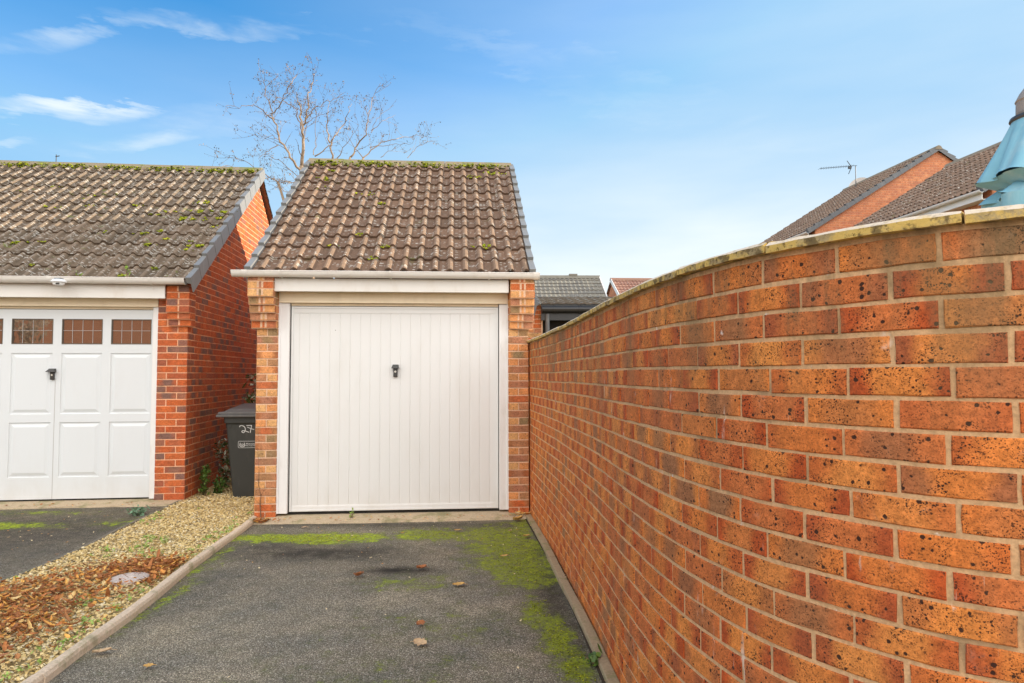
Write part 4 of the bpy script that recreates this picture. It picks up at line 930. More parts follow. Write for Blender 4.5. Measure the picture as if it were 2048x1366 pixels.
def ribbon(mb,pts,w):
    for (p,q) in zip(pts[:-1],pts[1:]):
        d=Vector((q[0]-p[0],q[1]-p[1])); 
        if d.length<1e-5: continue
        d.normalize(); n_=Vector((-d.y,d.x))*w/2; e=d*w*0.4
        Q=[(p[0]-n_.x-e.x,p[1]-n_.y-e.y),(q[0]-n_.x+e.x,q[1]-n_.y+e.y),(q[0]+n_.x+e.x,q[1]+n_.y+e.y),(p[0]+n_.x-e.x,p[1]+n_.y-e.y)]
        mb.add([FB(x,fy(z)-dd,z) for dd in (0.0,0.0012) for x,z in Q],[(4,5,6,7),(0,1,5,4),(1,2,6,5),(2,3,7,6),(3,0,4,7)])
# number "27" by hand: pixel sketch from the photograph, 19.5 px of crop per image px, in bin coordinates
def B(zx,zy): # crop coords -> bin a,z
    px=440+zx/19.52; py=840+zy/19.52; p=at(px,py,7.90); d=p-FB.o; return (d.dot(FB.u),d.z)
g=MB()
ribbon(g,[B(*q) for q in ((770,265),(790,228),(850,215),(920,235),(965,280),(990,340),(985,400),(960,460),(920,495),(870,480),(850,445),(880,415),(940,415),(1010,435),(1070,460),(1120,480))],0.0075)
ribbon(g,[B(*q) for q in ((1045,212),(1190,210),(1230,215),(1215,300),(1190,400),(1178,490))],0.007)
ribbon(g,[B(*q) for q in ((1070,280),(1150,315),(1240,350),(1320,370))],0.006)
g.build('painted_number',M['white_mark'],body)
g=MB(); x0,zt=B(712,830); x1,zb_=B(1700,1085); c=0.008
ribbon(g,[(x0+c,zt),(x1-c,zt),(x1,zt-c),(x1,zb_+c),(x1-c,zb_),(x0+c,zb_),(x0,zb_+c),(x0,zt-c),(x0+c,zt)],0.003)
# emblem: a round bear-like badge built from strokes (crest with two ears)
cx,cz=B(865,980)
ribbon(g,[(cx+0.026*math.cos(t),cz-0.004+0.017*math.sin(t)) for t in [math.pi*(1.05+k*0.9/10) for k in range(11)]],0.007)
ribbon(g,[B(790,900),B(775,950),B(765,1000),B(810,1035)],0.006); ribbon(g,[B(940,895),B(955,950),B(975,1000),B(920,1035)],0.006)
ribbon(g,[B(800,960),B(850,940),B(900,940),B(920,975)],0.005); ribbon(g,[B(820,1000),B(860,985),B(900,1010)],0.005)
st=g.build('sticker',M['white_mark'],body)
def text(s_,a,z,size,parent,mat):
    cu_=bpy.data.curves.new('t','FONT'); cu_.body=s_; cu_.size=size; cu_.extrude=0.0006; cu_.resolution_u=2
    to=bpy.data.objects.new('t',cu_); scene.collection.objects.link(to); dg=bpy.context.evaluated_depsgraph_get(); me=bpy.data.meshes.new_from_object(to.evaluated_get(dg)); bpy.data.objects.remove(to)
    o=bpy.data.objects.new('lettering',me); scene.collection.objects.link(o); me.materials.clear(); me.materials.append(mat)
    Rm=Matrix.Rotation(FB.yaw,4,'Z')@Matrix.Rotation(R(90-2.4),4,'X'); o.matrix_world=Matrix.Translation(FB(a,fy(z)-0.0012,z))@Rm; o.parent=parent; return o
a,z=B(1000,960); text('Worcester',a,z,0.026,st,M['white_mark'])
a,z=B(1010,1025); text('RECYCLE FOR',a,z,0.017,st,M['white_mark'])
rebase(wbin,(-3.1,8.2,0.02))

# ================================================================== plants by the garages
def leafy(name,label,cat,base,h,n,spread,mat,ls=(0.02,0.045),stems=5,group=None):
    root=empty(name,label,cat,group); s=MB(); f=MB(); base=Vector(base)
    tips=[]
    for k in range(stems):
        a=random.uniform(0,6.28); top=base+Vector((math.cos(a)*spread*random.uniform(0.2,1),math.sin(a)*spread*random.uniform(0.2,1),h*random.uniform(0.65,1)))
        mid=(base+top)/2+Vector((random.gauss(0,spread*0.25),random.gauss(0,spread*0.25),h*0.08)); P=[base+Vector((random.gauss(0,0.01),random.gauss(0,0.01),0)),mid,top]; s.tube(P,[0.004,0.003,0.0015],5,bid=(random.random(),0,0)); tips.append(P)
    for _ in range(n):
        P=random.choice(tips); t=random.random()**0.8; p=P[0].lerp(P[1],t*2) if t<0.5 else P[1].lerp(P[2],t*2-1)
        p=p+Vector((random.gauss(0,spread*0.22),random.gauss(0,spread*0.22),random.gauss(0,0.02)))
        l=random.uniform(*ls); leaf(f,p,l,l*random.uniform(0.45,0.75),random.uniform(0,6.28),0.25,(random.gauss(0,0.7),random.gauss(0,0.7)),(random.random(),0,0))
    s.build('stem',M['stem'],root,recalc=False); f.build('foliage',M[mat],root,recalc=False); rebase(root,base); return root
leafy('evergreen_sprig','small glossy green shrub growing at the foot of the red brick side wall','plant',(-3.60,8.05,0.02),0.42,260,0.07,'green')
leafy('variegated_shrub','cream and green variegated shrub rising behind the bin lid','shrub',(-3.33,9.15,0.02),1.52,1100,0.24,'variegated',(0.025,0.06),9)
leafy('low_shrub','low scrubby plant squeezed between the bin and red brick wall','shrub',(-3.60,8.6,0.02),0.62,330,0.14,'variegated',(0.02,0.05),6)
leafy('leafy_weed','brown tinged weed at ground level left of the bin base','plant',(-3.50,8.2,0.02),0.2,130,0.12,'green',(0.02,0.045),5)
leafy('blue_green_weed','blue green weed sprouting from the left tarmac beside its edging','weed',(-3.83,7.06,0.0),0.07,90,0.12,'teal',(0.02,0.05),8)
leafy('gutter_weed','pale lime seedling sprouting from the left garage gutter','weed',FL(-0.58,-0.17,2.47),0.15,26,0.035,'lime',(0.015,0.035),3)
leafy('gutter_weed','tiny yellow green sprout in the gutter beside the solar light','weed',FL(-1.10,-0.17,2.47),0.07,22,0.05,'lime',(0.015,0.03),3)
leafy('threshold_weed','tiny green seedling at the threshold below the ribbed door','weed',FG(0.95,-0.06,0.02),0.06,26,0.03,'lime',(0.012,0.024),3)
leafy('kerb_weed','small green weed growing against the right kerb near the camera','weed',(0.40,3.42,0.0),0.05,60,0.05,'green',(0.012,0.03),4)
# dry climber up the left pillar, with leaves blown round its foot
dc=empty('dry_climber','thin dry climbing stem on the left pillar of the middle garage','plant'); g=MB()
P=[FG(0.075,-0.02,0.02),FG(0.065,-0.02,0.16),FG(0.07,-0.016,0.24),FG(0.045,-0.014,0.36),FG(0.05,-0.014,0.50),FG(0.03,-0.014,0.72)]; g.tube(P,[0.006,0.005,0.004,0.003,0.002,0.001],5,bid=(0.5,0,0))
for k in range(14):
    q=random.choice(P[:4]); a=random.uniform(-1.2,1.2); l=random.uniform(0.03,0.1); g.tube([q,q+FG.u*math.sin(a)*l+Vector((0,0,abs(math.cos(a))*l))+FG.v*-0.01],0.0012,4,bid=(0.2,0,0))
g.build('stem',M['stem'],dc,recalc=False); rebase(dc,FG(0.07,-0.02,0.02))
g=MB()
for _ in range(46): 
    p=FG(random.gauss(0.10,0.07),random.uniform(-0.16,-0.03),random.uniform(0.015,0.04)); leaf(g,p,random.uniform(0.03,0.065),random.uniform(0.02,0.04),random.uniform(0,6.28),0.4,(random.gauss(0,0.3),random.gauss(0,0.3)),(random.random(),0,0),1)
for _ in range(26):
    p=FG(random.gauss(2.64,0.06),random.uniform(-0.13,-0.03),random.uniform(0.03,0.05)); leaf(g,p,random.uniform(0.02,0.05),random.uniform(0.02,0.03),random.uniform(0,6.28),0.4,(random.gauss(0,0.3),random.gauss(0,0.3)),(random.uniform(0.6,1),0,0),1)
for _ in range(170):
    F,a0,a1=random.choice(((FG,0.2,2.6),(FL,-5,-0.1))); p=F(random.uniform(a0,a1),random.uniform(-0.22,-0.0),0.03); leaf(g,p,random.uniform(0.008,0.035),random.uniform(0.006,0.018),random.uniform(0,6.28),0.4,(random.gauss(0,0.2),random.gauss(0,0.2)),(random.random(),0,0),1)
for _ in range(80):
    p=Vector((random.choice([random.uniform(-5.2,-3.6),random.uniform(-2.2,0.2)]),random.uniform(5.2,7.2),0.006)); leaf(g,p,random.uniform(0.006,0.028),random.uniform(0.005,0.016),random.uniform(0,6.28),0.3,(0,0),(random.uniform(0.4,1),0,0),1)
o=g.build('leaf_scraps',M['leaf'],recalc=False); tag(o,'scraps of dead leaf blown along both garage thresholds','leaves',kind='stuff')

# ================================================================== background buildings
def slab(mb,P,thick,m=0):
    P=[Vector(p) for p in P]; n_=(P[1]-P[0]).cross(P[2]-P[0]).normalized()*thick
    k=len(P); V=P+[p-n_ for p in P]; mb.add(V,[tuple(range(k)),tuple(range(k,2*k))[::-1]]+[(j,(j+1)%k,(j+1)%k+k,j+k) for j in range(k)],m)
def house(F,name,label,w,h_e,h_r,dep,brick=('far_brick','far_mortar'),tile='tile_far',bricks_from=0.0,verge='verge_dark',left=True,soff=0.30,gut='gutter'):
    """gable faces the viewer; F origin is the near left bottom corner, w the full width, slopes fall left and right"""
    root=empty(name,label,'house'); mb=MB()
    def clip(z):
        if z<=h_e: return (0,w)
        t=(z-h_e)/(h_r-h_e); lo=w/2*t; return (lo,w-lo) if lo<w/2-0.08 else None
    pf=lambda s,z,o:F(s,-o+0.006,z)
    for k in range(20): 
        za=bricks_from+(h_r-bricks_from)*k/20; zb_=bricks_from+(h_r-bricks_from)*(k+1)/20
    sheet(mb,lambda s,z,o:F(s,0.006,z),0,w,0,h_e,m=1); sheet(mb,lambda s,z,o:F(s,0.006,z),0,w,h_e,h_r-0.02,ns=1,nz=12,m=1,clip=lambda z:((w/2*(z-h_e)/(h_r-h_e)),w-(w/2*(z-h_e)/(h_r-h_e))))
    nb=int((h_r-bricks_from)/0.075); lay(mb,pf,0,w,bricks_from,nb,rows_stretcher(0,w),detail=False,clip=clip,jit=0)
    mb.box(F,0.0,w,0.02,dep,0,h_e-0.02,1)
    lay(mb,lambda s,z,o:F(0.006-o-0.012,s,z),0,dep,bricks_from,int((h_e-bricks_from)/0.075),rows_stretcher(0,dep),detail=False,jit=0)
    mb.build('wall',[M[brick[0]],M[brick[1]]],root)
    sl=math.hypot(w/2,h_r-h_e); sb,sz=(w/2)/sl,(h_r-h_e)/sl; ov=soff; L_=sl+ov; nco=max(4,int(round(L_/0.30)))
    rf=MB(); D=dep+0.1
    S1=F.u*sb+Vector((0,0,sz)); N1=-F.u*sz+Vector((0,0,sb)); O1=F(0,D,h_e+0.05)-S1*ov
    tiles(rf,O1,-F.v,S1,N1,D+0.05,int(round(D/0.3)),nco,L_/nco)
    S2=-F.u*sb+Vector((0,0,sz)); N2=F.u*sz+Vector((0,0,sb)); O2=F(w,-0.05,h_e+0.05)-S2*ov
    tiles(rf,O2,F.v,S2,N2,D+0.05,int(round(D/0.3)),nco,L_/nco)
    ro=rf.build('roof',M[tile],root,recalc=False)
    ul=MB(); q=lambda b_,side:(F(0,b_,h_e+0.03)-S1*ov) if side==0 else (F(w/2,b_,h_r+0.03) if side==1 else (F(w,b_,h_e+0.03)-S2*ov))
    ul.add([q(0,0),q(D,0),q(D,1),q(0,1),q(D,2),q(0,2)],[(0,1,2,3),(3,2,4,5)]); ul.build('roof_underlay',M['soffit_dark'],ro)
    rd=MB(); p=[(w/2-0.13,h_r-0.0),(w/2-0.07,h_r+0.10),(w/2,h_r+0.13),(w/2+0.07,h_r+0.10),(w/2+0.13,h_r-0.0)]
    n=len(p); nseg=int(D/0.45)+1
    for k in range(nseg):
        b0=-0.10+(D+0.15)*k/nseg; b1=b0+(D+0.15)/nseg-0.008; V=[F(a,bb,z) for bb in (b0,b1) for a,z in p]; rd.add(V,[(j,j+1,n+j+1,n+j) for j in range(n-1)]+[tuple(range(n))[::-1],tuple(range(n,2*n)),(0,n,2*n-1,n-1)])
    rd.build('ridge',M['ridge_'+tile],ro)
    # dry verges on the near gable
    vg=MB()
    for (S,N,O) in ((S1,N1,F(0,0,h_e+0.05)-S1*ov),(S2,N2,F(w,0,h_e+0.05)-S2*ov)):
        for i in range(nco):
            t0=i*L_/nco-0.02; t1=(i+1)*L_/nco+0.01
            V=[O+S*t0+N*0.085-F.v*0.09,O+S*t0+N*0.085+F.v*0.04,O+S*t1+N*0.035+F.v*0.04,O+S*t1+N*0.035-F.v*0.086,O+S*t0-N*0.07-F.v*0.09,O+S*t1-N*0.07-F.v*0.086,O+S*t0-N*0.0+F.v*0.03,O+S*t1-N*0.0+F.v*0.03]
            vg.add(V,[(0,1,2,3),(0,3,5,4),(0,4,6,1),(3,2,7,5),(4,5,7,6)])
    vg.build('verge',M[verge],ro)
    # gutter and fascia along the left eaves
    ex=-ov*sb; ez=h_e+0.05-ov*sz
    fa=MB(); fa.box(F,ex+0.03,ex+0.05,0.0,D-0.1,ez-0.19,ez-0.01,0); fa.box(F,ex+0.05,0.0,0.0,D-0.1,ez-0.19,ez-0.178,0); fa.build('fascia',M['fascia'],root)
    gm=MB(); r=0.056
    pr=[(ex-0.03-r*math.cos(t),ez-0.02-r*math.sin(t)) for t in [math.pi*k/8 for k in range(9)]]+[(ex-0.03-(r-0.006)*math.cos(t),ez-0.02-(r-0.006)*math.sin(t)) for t in [math.pi*k/8 for k in range(9)]][::-1]
    V=[F(a,bb,z) for bb in (-0.08,D) for a,z in pr]; n=len(pr); gm.add(V,[(j,(j+1)%n,(j+1)%n+n,j+n) for j in range(n)]+[tuple(range(n)),tuple(range(n,2*n))]); gm.build('gutter',M[gut],root)
    rebase(root,F(w/2,dep/2,0)); return root
FH2=Fr((8.98,20.0,0),6); house(FH2,'house','farther orange brick house showing its whole gable, with a dish and aerial behind its roof',7.9,5.74,8.20,4.6,bricks_from=4.6)
FH1=Fr((9.42,13.2,0),6.0); house(FH1,'house','nearer orange brick house whose tiled slope runs behind the blue parasol',6.2,5.13,7.06,4.85,bricks_from=4.2,soff=0.32)
# kneeler of the far house: white downpipe at its near corner
g=MB(); g.tube([FH2(-0.10,-0.10,5.0),FH2(0.18,-0.12,5.02)],0.035,8); g.tube([FH2(0.03,-0.12,5.03),FH2(0.03,-0.12,4.3)],0.035,8); o=g.build('downpipe',M['gutter'],bpy.data.objects['house']); o.location-=bpy.data.objects['house'].location
# satellite dish and aerial
an=empty('tv_aerial','dark pole television aerial standing above the farther house roof','aerial')
base=at(1712,385,23.5); top=at(1711,331,23.5)
g=MB(); g.tube([base-Vector((0,0,0.5)),top],0.014,6); g.build('mast',M['steel'],an)
g=MB(); l=at(1640,337,23.3); r_=at(1714,331,23.5); g.tube([l,r_],0.008,6)
for k in range(14):
    p=l.lerp(r_,k/15); g.tube([p+Vector((0,-0.14,0)),p+Vector((0,0.14,0))],0.006,4)
    
g.build('boom',M['steel'],an)
g=MB(); p=at(1703,334,23.4); g.tube([p,p+Vector((-0.10,0.1,0.25))],0.014,5); g.tube([p,p+Vector((-0.06,0.1,-0.22))],0.012,5); g.box(Fr(at(1700,336,23.4),0),-0.06,0.04,-0.03,0.03,-0.03,0.05); g.build('reflector',M['steel'],an); rebase(an,base)
ds=empty('satellite_dish','round pale satellite dish half hidden behind the farther house roof','dish')
c=at(1722,378,24.8); g=MB(); n=24; V=[c]
ax=Vector((-0.5,-0.85,0.25)).normalized(); e1=ax.cross(Vector((0,0,1))).normalized(); e2=e1.cross(ax)
for (rr,dd) in ((0.15,0.01),(0.30,0.05),(0.42,0.10)):
    for j in range(n): V.append(c+(e1*math.cos(2*math.pi*j/n)+e2*math.sin(2*math.pi*j/n))*rr+ax*dd)
g.add(V,[(0,1+j,1+(j+1)%n) for j in range(n)]+[(1+q*n+j,1+(q+1)*n+j,1+(q+1)*n+(j+1)%n,1+q*n+(j+1)%n) for q in (0,1) for j in range(n)]); g.build('reflector',M['dish'],ds,smooth=True)
g=MB(); g.tube([c-e2*0.4+ax*0.1,c+ax*0.5],0.012,5); g.tube([c,c-Vector((0,-0.05,0.9))],0.025,6); g.build('arm',M['steel'],ds); rebase(ds,c)
# distant rooftops over the low end of the wall (ridge parallel to the view plane)
def ridge_house(F,name,label,w,h_e,h_r,half,tile,rl_=0.014,brick=True,bricks=('far_brick','far_mortar')):
    root=empty(name,label,'house'); mb=MB(); mb.box(F,0,w,0,2*half,0,h_e,1)
    for s,sg in ((0,-1),(w,1)):
        mb.add([F(s,0,h_e),F(s,2*half,h_e),F(s,half,h_r-0.05)],[(0,1,2)],1)
        cl=lambda z:(half*(z-h_e)/(h_r-h_e)+0.02,2*half-half*(z-h_e)/(h_r-h_e)-0.02) if z>h_e else (0,2*half)
        lay(mb,lambda q,z,o,s=s,sg=sg:F(s+sg*o,q,z),0,2*half,h_e-0.6,int((h_r-h_e+0.5)/0.075),rows_stretcher(0,2*half),detail=False,clip=cl,jit=0)
    mb.build('wall',[M[bricks[0]],M[bricks[1]]],root)
    sl=math.hypot(half,h_r-h_e); sb,sz=half/sl,(h_r-h_e)/sl; nco=int(round((sl+0.3)/0.3)); L_=sl+0.3; rf=MB()
    S=F.v*sb+Vector((0,0,sz)); N=-F.v*sz+Vector((0,0,sb)); tiles(rf,F(-0.1,0,h_e+0.05)-S*0.3,F.u,S,N,w+0.2,int(round((w+0.2)/0.3)),nco,L_/nco,roll=rl_)
    S=-F.v*sb+Vector((0,0,sz)); N=F.v*sz+Vector((0,0,sb)); tiles(rf,F(w+0.1,2*half,h_e+0.05)-S*0.3,-F.u,S,N,w+0.2,int(round((w+0.2)/0.3)),nco,L_/nco)
    ro=rf.build('roof',M[tile],root,recalc=False)
    rd=MB(); rd.strip(F,[(half-0.14,h_r+0.0),(half-0.07,h_r+0.10),(half,h_r+0.12),(half+0.07,h_r+0.10),(half+0.14,h_r+0.0)],-0.12,w+0.12); rd.build('ridge',M['ridge_'+tile],ro)
    vt=MB(); vt.box(F,w*0.76,w*0.76+0.28,half-0.1,half+0.1,h_r+0.09,h_r+0.16); vt.build('ridge_vent',M['ridge_'+tile],ro)
    for a in (-0.12,w+0.09): 
        vg=MB(); S=F.v*sb+Vector((0,0,sz)); N=-F.v*sz+Vector((0,0,sb)); O=F(a,0,h_e+0.05)-S*0.3; V=[O+N*0.06,O+F.u*0.03+N*0.06,O+F.u*0.03-N*0.12,O-N*0.12]; V+=[v+S*L_ for v in V]; vg.add(V,[(j,(j+1)%4,(j+1)%4+4,j+4) for j in range(4)]+[(0,1,2,3),(4,5,6,7)]); vg.build('verge',M['fascia'],ro)
    rebase(root,F(w/2,half,0)); return root
ridge_house(Fr((-0.95,21.8,0),2),'house','distant house with weathered grey tiled roof, left of the reddish one',3.95,3.75,4.76,1.7,'tile_greyfar')
ridge_house(Fr((4.62,27.2,0),4),'house','distant house with reddish brown tiled roof and orange gable tip',6.0,4.1,5.55,2.6,'tile_redfar')
# outbuilding with black fascia behind the wall
ob=empty('outbuilding','low brick outbuilding with weathered grey roof and black gutter behind the wall','outbuilding'); FO=Fr((0.50,11.0,0),2.0)
g=MB(); g.box(FO,-0.24,0.0,0.05,3.0,0,2.55,1); lay(g,lambda s,z,o:FO(s,0.05+0.0-o,z),-0.24,0,0.9,22,lambda i:[(-0.24,-0.02)] if i%2 else [(-0.24,-0.14),(-0.14,-0.02)],detail=False); g.box(FO,2.3,2.6,0.05,3.0,0,2.25,1); g.box(FO,0.0,2.3,2.9,3.0,0,2.25,1)
g.build('wall',[M['buff_brick'],M['buff_mortar']],ob)
rf=MB(); S=(FO.v*1.15+Vector((0,0,0.24))).normalized(); tiles(rf,FO(-0.02,-0.05,2.56),FO.u,S,S.cross(FO.u).normalized()*-1 if S.cross(FO.u).z<0 else S.cross(FO.u).normalized(),3.2,11,5,0.25,roll=0.012); ro=rf.build('roof',M['tile_greyfar'],ob,recalc=False)
for k in range(5):
    vc=MB(); t=k*0.25; p0=FO(-0.02,-0.05,2.56)+S*t; V=[p0+Vector((0,0,0.03)),p0-FO.u*0.16+Vector((0,0,-0.0)),p0-FO.u*0.2+Vector((0,0,-0.24)),p0-FO.u*0.13+Vector((0,0,-0.24)),p0-FO.u*0.08+Vector((0,0,-0.03))]; V+=[v+S*0.06+FO.v*0.04 for v in V]; vc.add(V,[(j,(j+1)%5,(j+1)%5+5,j+5) for j in range(5)]+[(0,1,2,3,4),(5,6,7,8,9)]); vc.build('verge_tile',M['verge_dark'],ro)
g=MB(); g.box(FO,-0.03,3.2,-0.03,-0.005,2.30,2.575); g.build('fascia',M['black'],ob)
g=MB(); g.tube([FO(-0.02,-0.09,2.47),FO(3.2,-0.09,2.47)],0.055,12); 
for a in (0.2,0.6,1.1): g.tube([FO(a-0.02,-0.09,2.47),FO(a+0.02,-0.09,2.47)],0.063,12)
g.build('gutter',M['black'],ob)
g=MB(); g.tube([FO(0.07,-0.05,2.40),FO(0.07,-0.05,0.0)],0.035,10); g.build('downpipe',M['verge_dark'],ob)
g=MB(); g.box(FO,0.0,2.3,0.3,0.34,0,2.52); g.build('recess',M['soffit_dark'],ob)
g=MB(); g.box(FO,0.42,0.9,0.1,0.28,2.0,2.12,0,0.01); g.build('wall_lamp',M['verge_dark'],ob)
rebase(ob,FO(1.2,1.5,0))

# ================================================================== parasol
pa=empty('parasol','folded blue canvas parasol with grey cap, standing behind the high end of the wall','parasol'); pc=Vector((2.372,3.02,0))
g=MB(); g.tube([pc,pc+Vector((0,0,2.62))],0.022,12); g.build('pole',M['steel'],pa)
g=MB(); lathe(g,pc,[(0.25,0.0),(0.25,0.06),(0.05,0.09),(0.04,0.3)],24); g.build('base',M['steel'],pa)
def canopy(z0,z1,r0,r1,folds,amp0,amp1,seed,nz=22,nt=144,flare=1.0):
    rr=random.Random(seed); ph=[rr.uniform(0,6.28) for _ in range(5)]; V=[]
    for i in range(nz+1):
        t=i/nz; z=z0+(z1-z0)*t; r=r0+(r1-r0)*(t**flare); am=amp0+(amp1-amp0)*t
        for j in range(nt):
            a=2*math.pi*j/nt; w=math.sin(folds*a+ph[0]+0.5*math.sin(a+ph[1])); w=math.copysign(abs(w)**0.6,w); rad=r*(1+am*w)+0.012*t*math.sin(13*a+ph[2])
            V.append(pc+Vector((math.cos(a+0.12*t*math.sin(3*a))*rad,math.sin(a+0.12*t*math.sin(3*a))*rad,z+ (0.012*math.sin(folds*a+ph[0]+1) if i==nz else 0))))
    return V,[(i*nt+j,i*nt+(j+1)%nt,(i+1)*nt+(j+1)%nt,(i+1)*nt+j) for i in range(nz) for j in range(nt)]
g=MB(); V,Fs=canopy(2.565,2.30,0.098,0.222,5,0.0,0.09,3,flare=1.0); g.add(V,Fs); V,Fs=canopy(2.30,2.25,0.222,0.11,5,0.09,0.1,3,nz=8); g.add(V,Fs)
V,Fs=canopy(2.33,2.21,0.05,0.195,5,0.2,0.16,9,nz=8); g.add(V,Fs); V,Fs=canopy(2.21,1.1,0.195,0.16,5,0.16,0.25,9); g.add(V,Fs)
g.build('canopy',M['fabric'],pa,smooth=True)
g=MB(); lathe(g,pc,[(0.102,2.560),(0.109,2.568),(0.105,2.580),(0.08,2.584)],28); g.build('cap_ring',M['steel'],pa)
g=MB(); lathe(g,pc,[(0.078,2.584),(0.082,2.60),(0.080,2.650),(0.084,2.655),(0.066,2.69),(0.044,2.72),(0.036,2.77),(0.012,2.80)],28); g.build('cap',M['cap'],pa,smooth=False)
rebase(pa,pc)

# ================================================================== bare tree behind the garages
tr=empty('birch_tree','nearly bare pale birch tree rising behind the two garages','tree')
TW=MB(); BK=MB(); LF=MB()
def Z(zx,zy,Y=13.0): return at(400+zx/4.096,100+zy/4.096,Y)
def jitter_path(P,sub=4,amp=0.03):
    out=[]
    for a,b in zip(P[:-1],P[1:]):
        for k in range(sub):
            t=k/sub; out.append(a.lerp(b,t)+Vector((random.gauss(0,amp),random.gauss(0,amp),random.gauss(0,amp)))*(0 if (k==0 and not out) else 1)*0.5)
    out.append(P[-1]); return out
def bud(p,k=None):
    s=random.uniform(0.009,0.019); c=random.random(); d=Vector((random.gauss(0,1),random.gauss(0,1),random.gauss(0,1))).normalized(); e=d.cross(Vector((0.3,0.5,0.8))).normalized(); f=d.cross(e)
    LF.add([p+d*s,p-d*s,p+e*s*0.6,p-e*s*0.6,p+f*s*0.5,p-f*s*0.5],[(0,2,4),(0,4,3),(0,3,5),(0,5,2),(1,4,2),(1,3,4),(1,5,3),(1,2,5)],bid=(c,0,0))
def twig(p,d,L_,r,lvl):
    n=max(3,int(L_/0.09)); P=[p]; dd=d.normalized()
    for k in range(n):
        dd=(dd+Vector((random.gauss(0,0.16),random.gauss(0,0.16),random.gauss(0.035,0.13)))).normalized(); P.append(P[-1]+dd*(L_/n))
    TW.tube(P,[max(0.0016,r*(1-0.75*i/n)) for i in range(n+1)],4 if lvl else 5,cap=False,bid=(random.random(),0,0))
    for i in range(1,n+1):
        if random.random()<(0.75 if lvl else 0.45): bud(P[i]+Vector((random.gauss(0,0.02),random.gauss(0,0.02),random.gauss(0,0.02))))
        if lvl<2 and random.random()<(0.30 if lvl==0 else 0.15):
            s=dd.cross(Vector((random.gauss(0,1),random.gauss(0,1),random.gauss(0,1)))).normalized(); twig(P[i],(dd*0.9+s*0.8+Vector((0,0,0.15))),L_*random.uniform(0.3,0.6),r*0.55,lvl+1)
limbs=[([(835,960),(845,780),(840,640),(825,520),(830,470),(800,400),(790,345)],13,0.046,0.007,1),
 ([(845,640),(865,560),(885,470),(890,360),(925,250),(935,190),(950,130)],13.1,0.026,0.004,1),
 ([(845,700),(815,600),(790,480),(700,425),(640,370),(580,330)],12.8,0.018,0.004,0),
 ([(865,570),(960,460),(1060,420),(1150,370)],13.3,0.015,0.004,0),([(870,600),(950,545),(1010,530)],12.9,0.010,0.003,0),
 ([(840,1010),(740,870),(670,770),(640,680),(590,560),(592,525),(660,440),(700,370),(740,280),(790,205)],12.5,0.030,0.005,1),
 ([(590,560),(520,500),(440,450),(350,465),(215,455)],12.4,0.016,0.003,0),([(592,500),(550,400),(525,260),(530,180)],12.6,0.014,0.003,0),
 ([(1085,900),(1062,760),(1100,700),(1180,600),(1210,520),(1245,440)],13.4,0.026,0.004,1),([(1064,760),(1040,640),(1045,540),(1045,400)],13.2,0.022,0.004,1),([(940,870),(1060,780)],13.2,0.016,0.01,1),
 ([(1230,880),(1290,780),(1350,690),(1370,600),(1380,520),(1420,390),(1480,270)],13.6,0.024,0.004,1),
 ([(1120,890),(1200,770),(1300,620)],13.1,0.012,0.003,0),([(1340,890),(1200,690)],13.7,0.012,0.004,0),
 ([(1340,880),(1480,760),(1600,720),(1720,710),(1830,690)],13.3,0.015,0.004,0),([(1390,800),(1600,770),(1740,765)],13.6,0.009,0.003,0),([(1400,660),(1500,590),(1600,530)],13.4,0.009,0.003,0),
 ([(1400,680),(1450,560),(1500,510),(1590,450)],13.8,0.008,0.003,0),([(1700,885),(1780,800),(1880,750),(1950,745)],13.2,0.008,0.003,0),([(1480,880),(1560,820),(1620,780)],13.2,0.008,0.003,0),
 ([(640,780),(540,850),(480,888)],12.5,0.011,0.003,0),([(860,1090),(780,1010),(640,900),(530,850)],12.7,0.013,0.003,0),([(660,740),(600,700),(520,720),(430,700)],12.6,0.008,0.003,0),
 ([(640,1080),(480,985),(380,910),(200,885)],12.4,0.013,0.003,0),([(560,1060),(350,990),(230,940),(100,975)],12.9,0.010,0.003,0),([(850,1060),(750,1080),(660,1080),(590,1060)],12.3,0.013,0.004,0),([(860,1100),(720,1090),(600,1045)],12.2,0.009,0.003,0),([(840,1190),(700,1160),(640,1130),(590,1110)],12.2,0.012,0.003,0),
 ([(930,860),(945,720),(950,560),(950,400)],13.5,0.011,0.003,0),([(660,440),(600,380),(560,340)],12.7,0.008,0.003,0)]
for (zz,Y,r0,r1,thick) in limbs:
    P=[Z(x,y,Y+0.15*i*random.uniform(-1,1)) for i,(x,y) in enumerate(zz)]; P=jitter_path(P,4,0.028); n=len(P)
    rs=[(r0+(r1-r0)*(i/(n-1))**0.6)*0.85 for i in range(n)]
    (BK if thick else TW).tube(P,rs,7,bid=(random.uniform(0.5,1),0,0))
    for i in range(2,n):
        for _ in range(2 if r0>0.012 else 1):
            if random.random()<0.46:
                d=(P[i]-P[i-1]).normalized(); s=d.cross(Vector((random.gauss(0,1),random.gauss(0,1),random.gauss(0,1)))).normalized()
                twig(P[i],d*0.7+s*0.9+Vector((0,0,0.25)),random.uniform(0.2,0.46),max(0.0026,rs[i]*0.3),0)
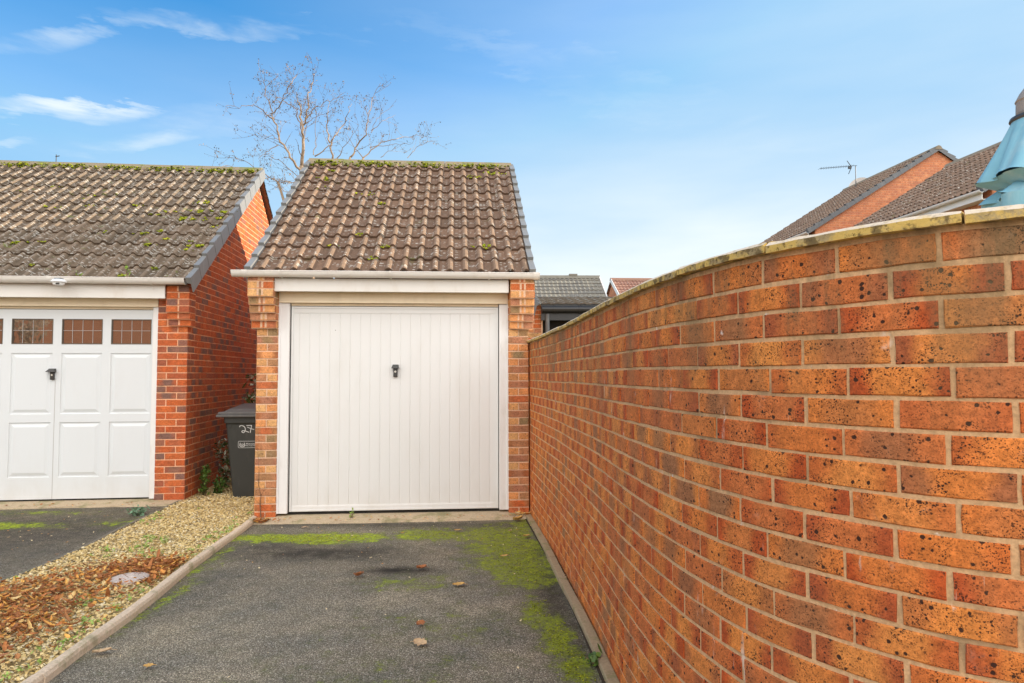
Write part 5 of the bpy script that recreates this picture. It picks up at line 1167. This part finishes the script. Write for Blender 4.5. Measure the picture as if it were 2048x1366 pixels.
# trunk to the ground hidden by the garages
base=Vector((-3.9,13.0,0)); T=[base,base+Vector((-0.03,0,1.6)),base+Vector((0.03,0.02,3.2)),Z(838,1150,13),Z(835,950,13)]
BK.tube(T,[0.13,0.10,0.085,0.06,0.047],10,bid=(0.7,0,0))
for (q,Y) in (((840,1010),12.5),((1085,900),13.4),((1230,880),13.6),((1340,880),13.5),((1120,890),13.1),((640,1080),12.4),((860,1090),12.7)):
    e=Z(*q,Y); s0=base+Vector((0,0,min(e.z-0.5,3.2+random.uniform(-0.6,0.4)))); BK.tube([s0,s0.lerp(e,0.5)+Vector((0,0,-0.15)),e],[0.05,0.035,0.02],7,bid=(0.6,0,0))
BK.build('trunk',M['bark'],tr,recalc=False,smooth=True); TW.build('crown',M['twig'],tr,recalc=False); 
t_=vary_mat('bud',[(0,(0.05,0.04,0.03)),(0.5,(0.12,0.08,0.05)),(0.8,(0.40,0.25,0.12)),(1,(0.55,0.40,0.25))]); LF.build('leaf_buds',t_,tr,recalc=False); rebase(tr,base)

# ================================================================== what the door panes mirror: a house and tree across the close
FR=Fr((-20,-11,0),186)
hb=empty('house','orange brick house across the close, mirrored in the door panes','house'); g=MB(); FQ=Fr((-27,-12.0,0),-4)
g.box(FQ,0,22,0,-6,0,5.0,1); lay(g,lambda s,z,o:FQ(s,o,z),0,22,0,66,rows_stretcher(0,22),detail=False,jit=0); g.build('wall',[M['far_brick'],M['far_mortar']],hb)
g=MB(); slab(g,[FQ(-0.3,0.4,4.9),FQ(22.3,0.4,4.9),FQ(22.3,-3.2,7.2),FQ(-0.3,-3.2,7.2)],0.1); slab(g,[FQ(-0.3,-6.4,4.9),FQ(22.3,-6.4,4.9),FQ(22.3,-3.2,7.2),FQ(-0.3,-3.2,7.2)],0.1); g.build('roof',M['ridge_tile_brown'],hb)
rebase(hb,FQ(11,-3,0))
bt=empty('bare_tree','pale bare tree across the close, mirrored in the door panes','tree'); g=MB(); tb=Vector((-10.9,-5.6,0)); random.seed(5)
def br(p,d,L_,r,l):
    e=p+d*L_; g.tube([p,(p+e)/2+Vector((random.gauss(0,0.05),random.gauss(0,0.05),0)),e],[r,r*0.8,r*0.6],7,bid=(random.uniform(0.6,1),0,0))
    if l<5:
        for _ in range(3 if l<2 else 2): br(e,(d+Vector((random.gauss(0,0.55),random.gauss(0,0.55),random.gauss(0.05,0.3)))).normalized(),L_*random.uniform(0.6,0.85),r*0.6,l+1)
br(tb,Vector((-0.06,0,1)),2.35,0.26,0); g.build('trunk',M['bark'],bt,recalc=False,smooth=True); rebase(bt,tb)
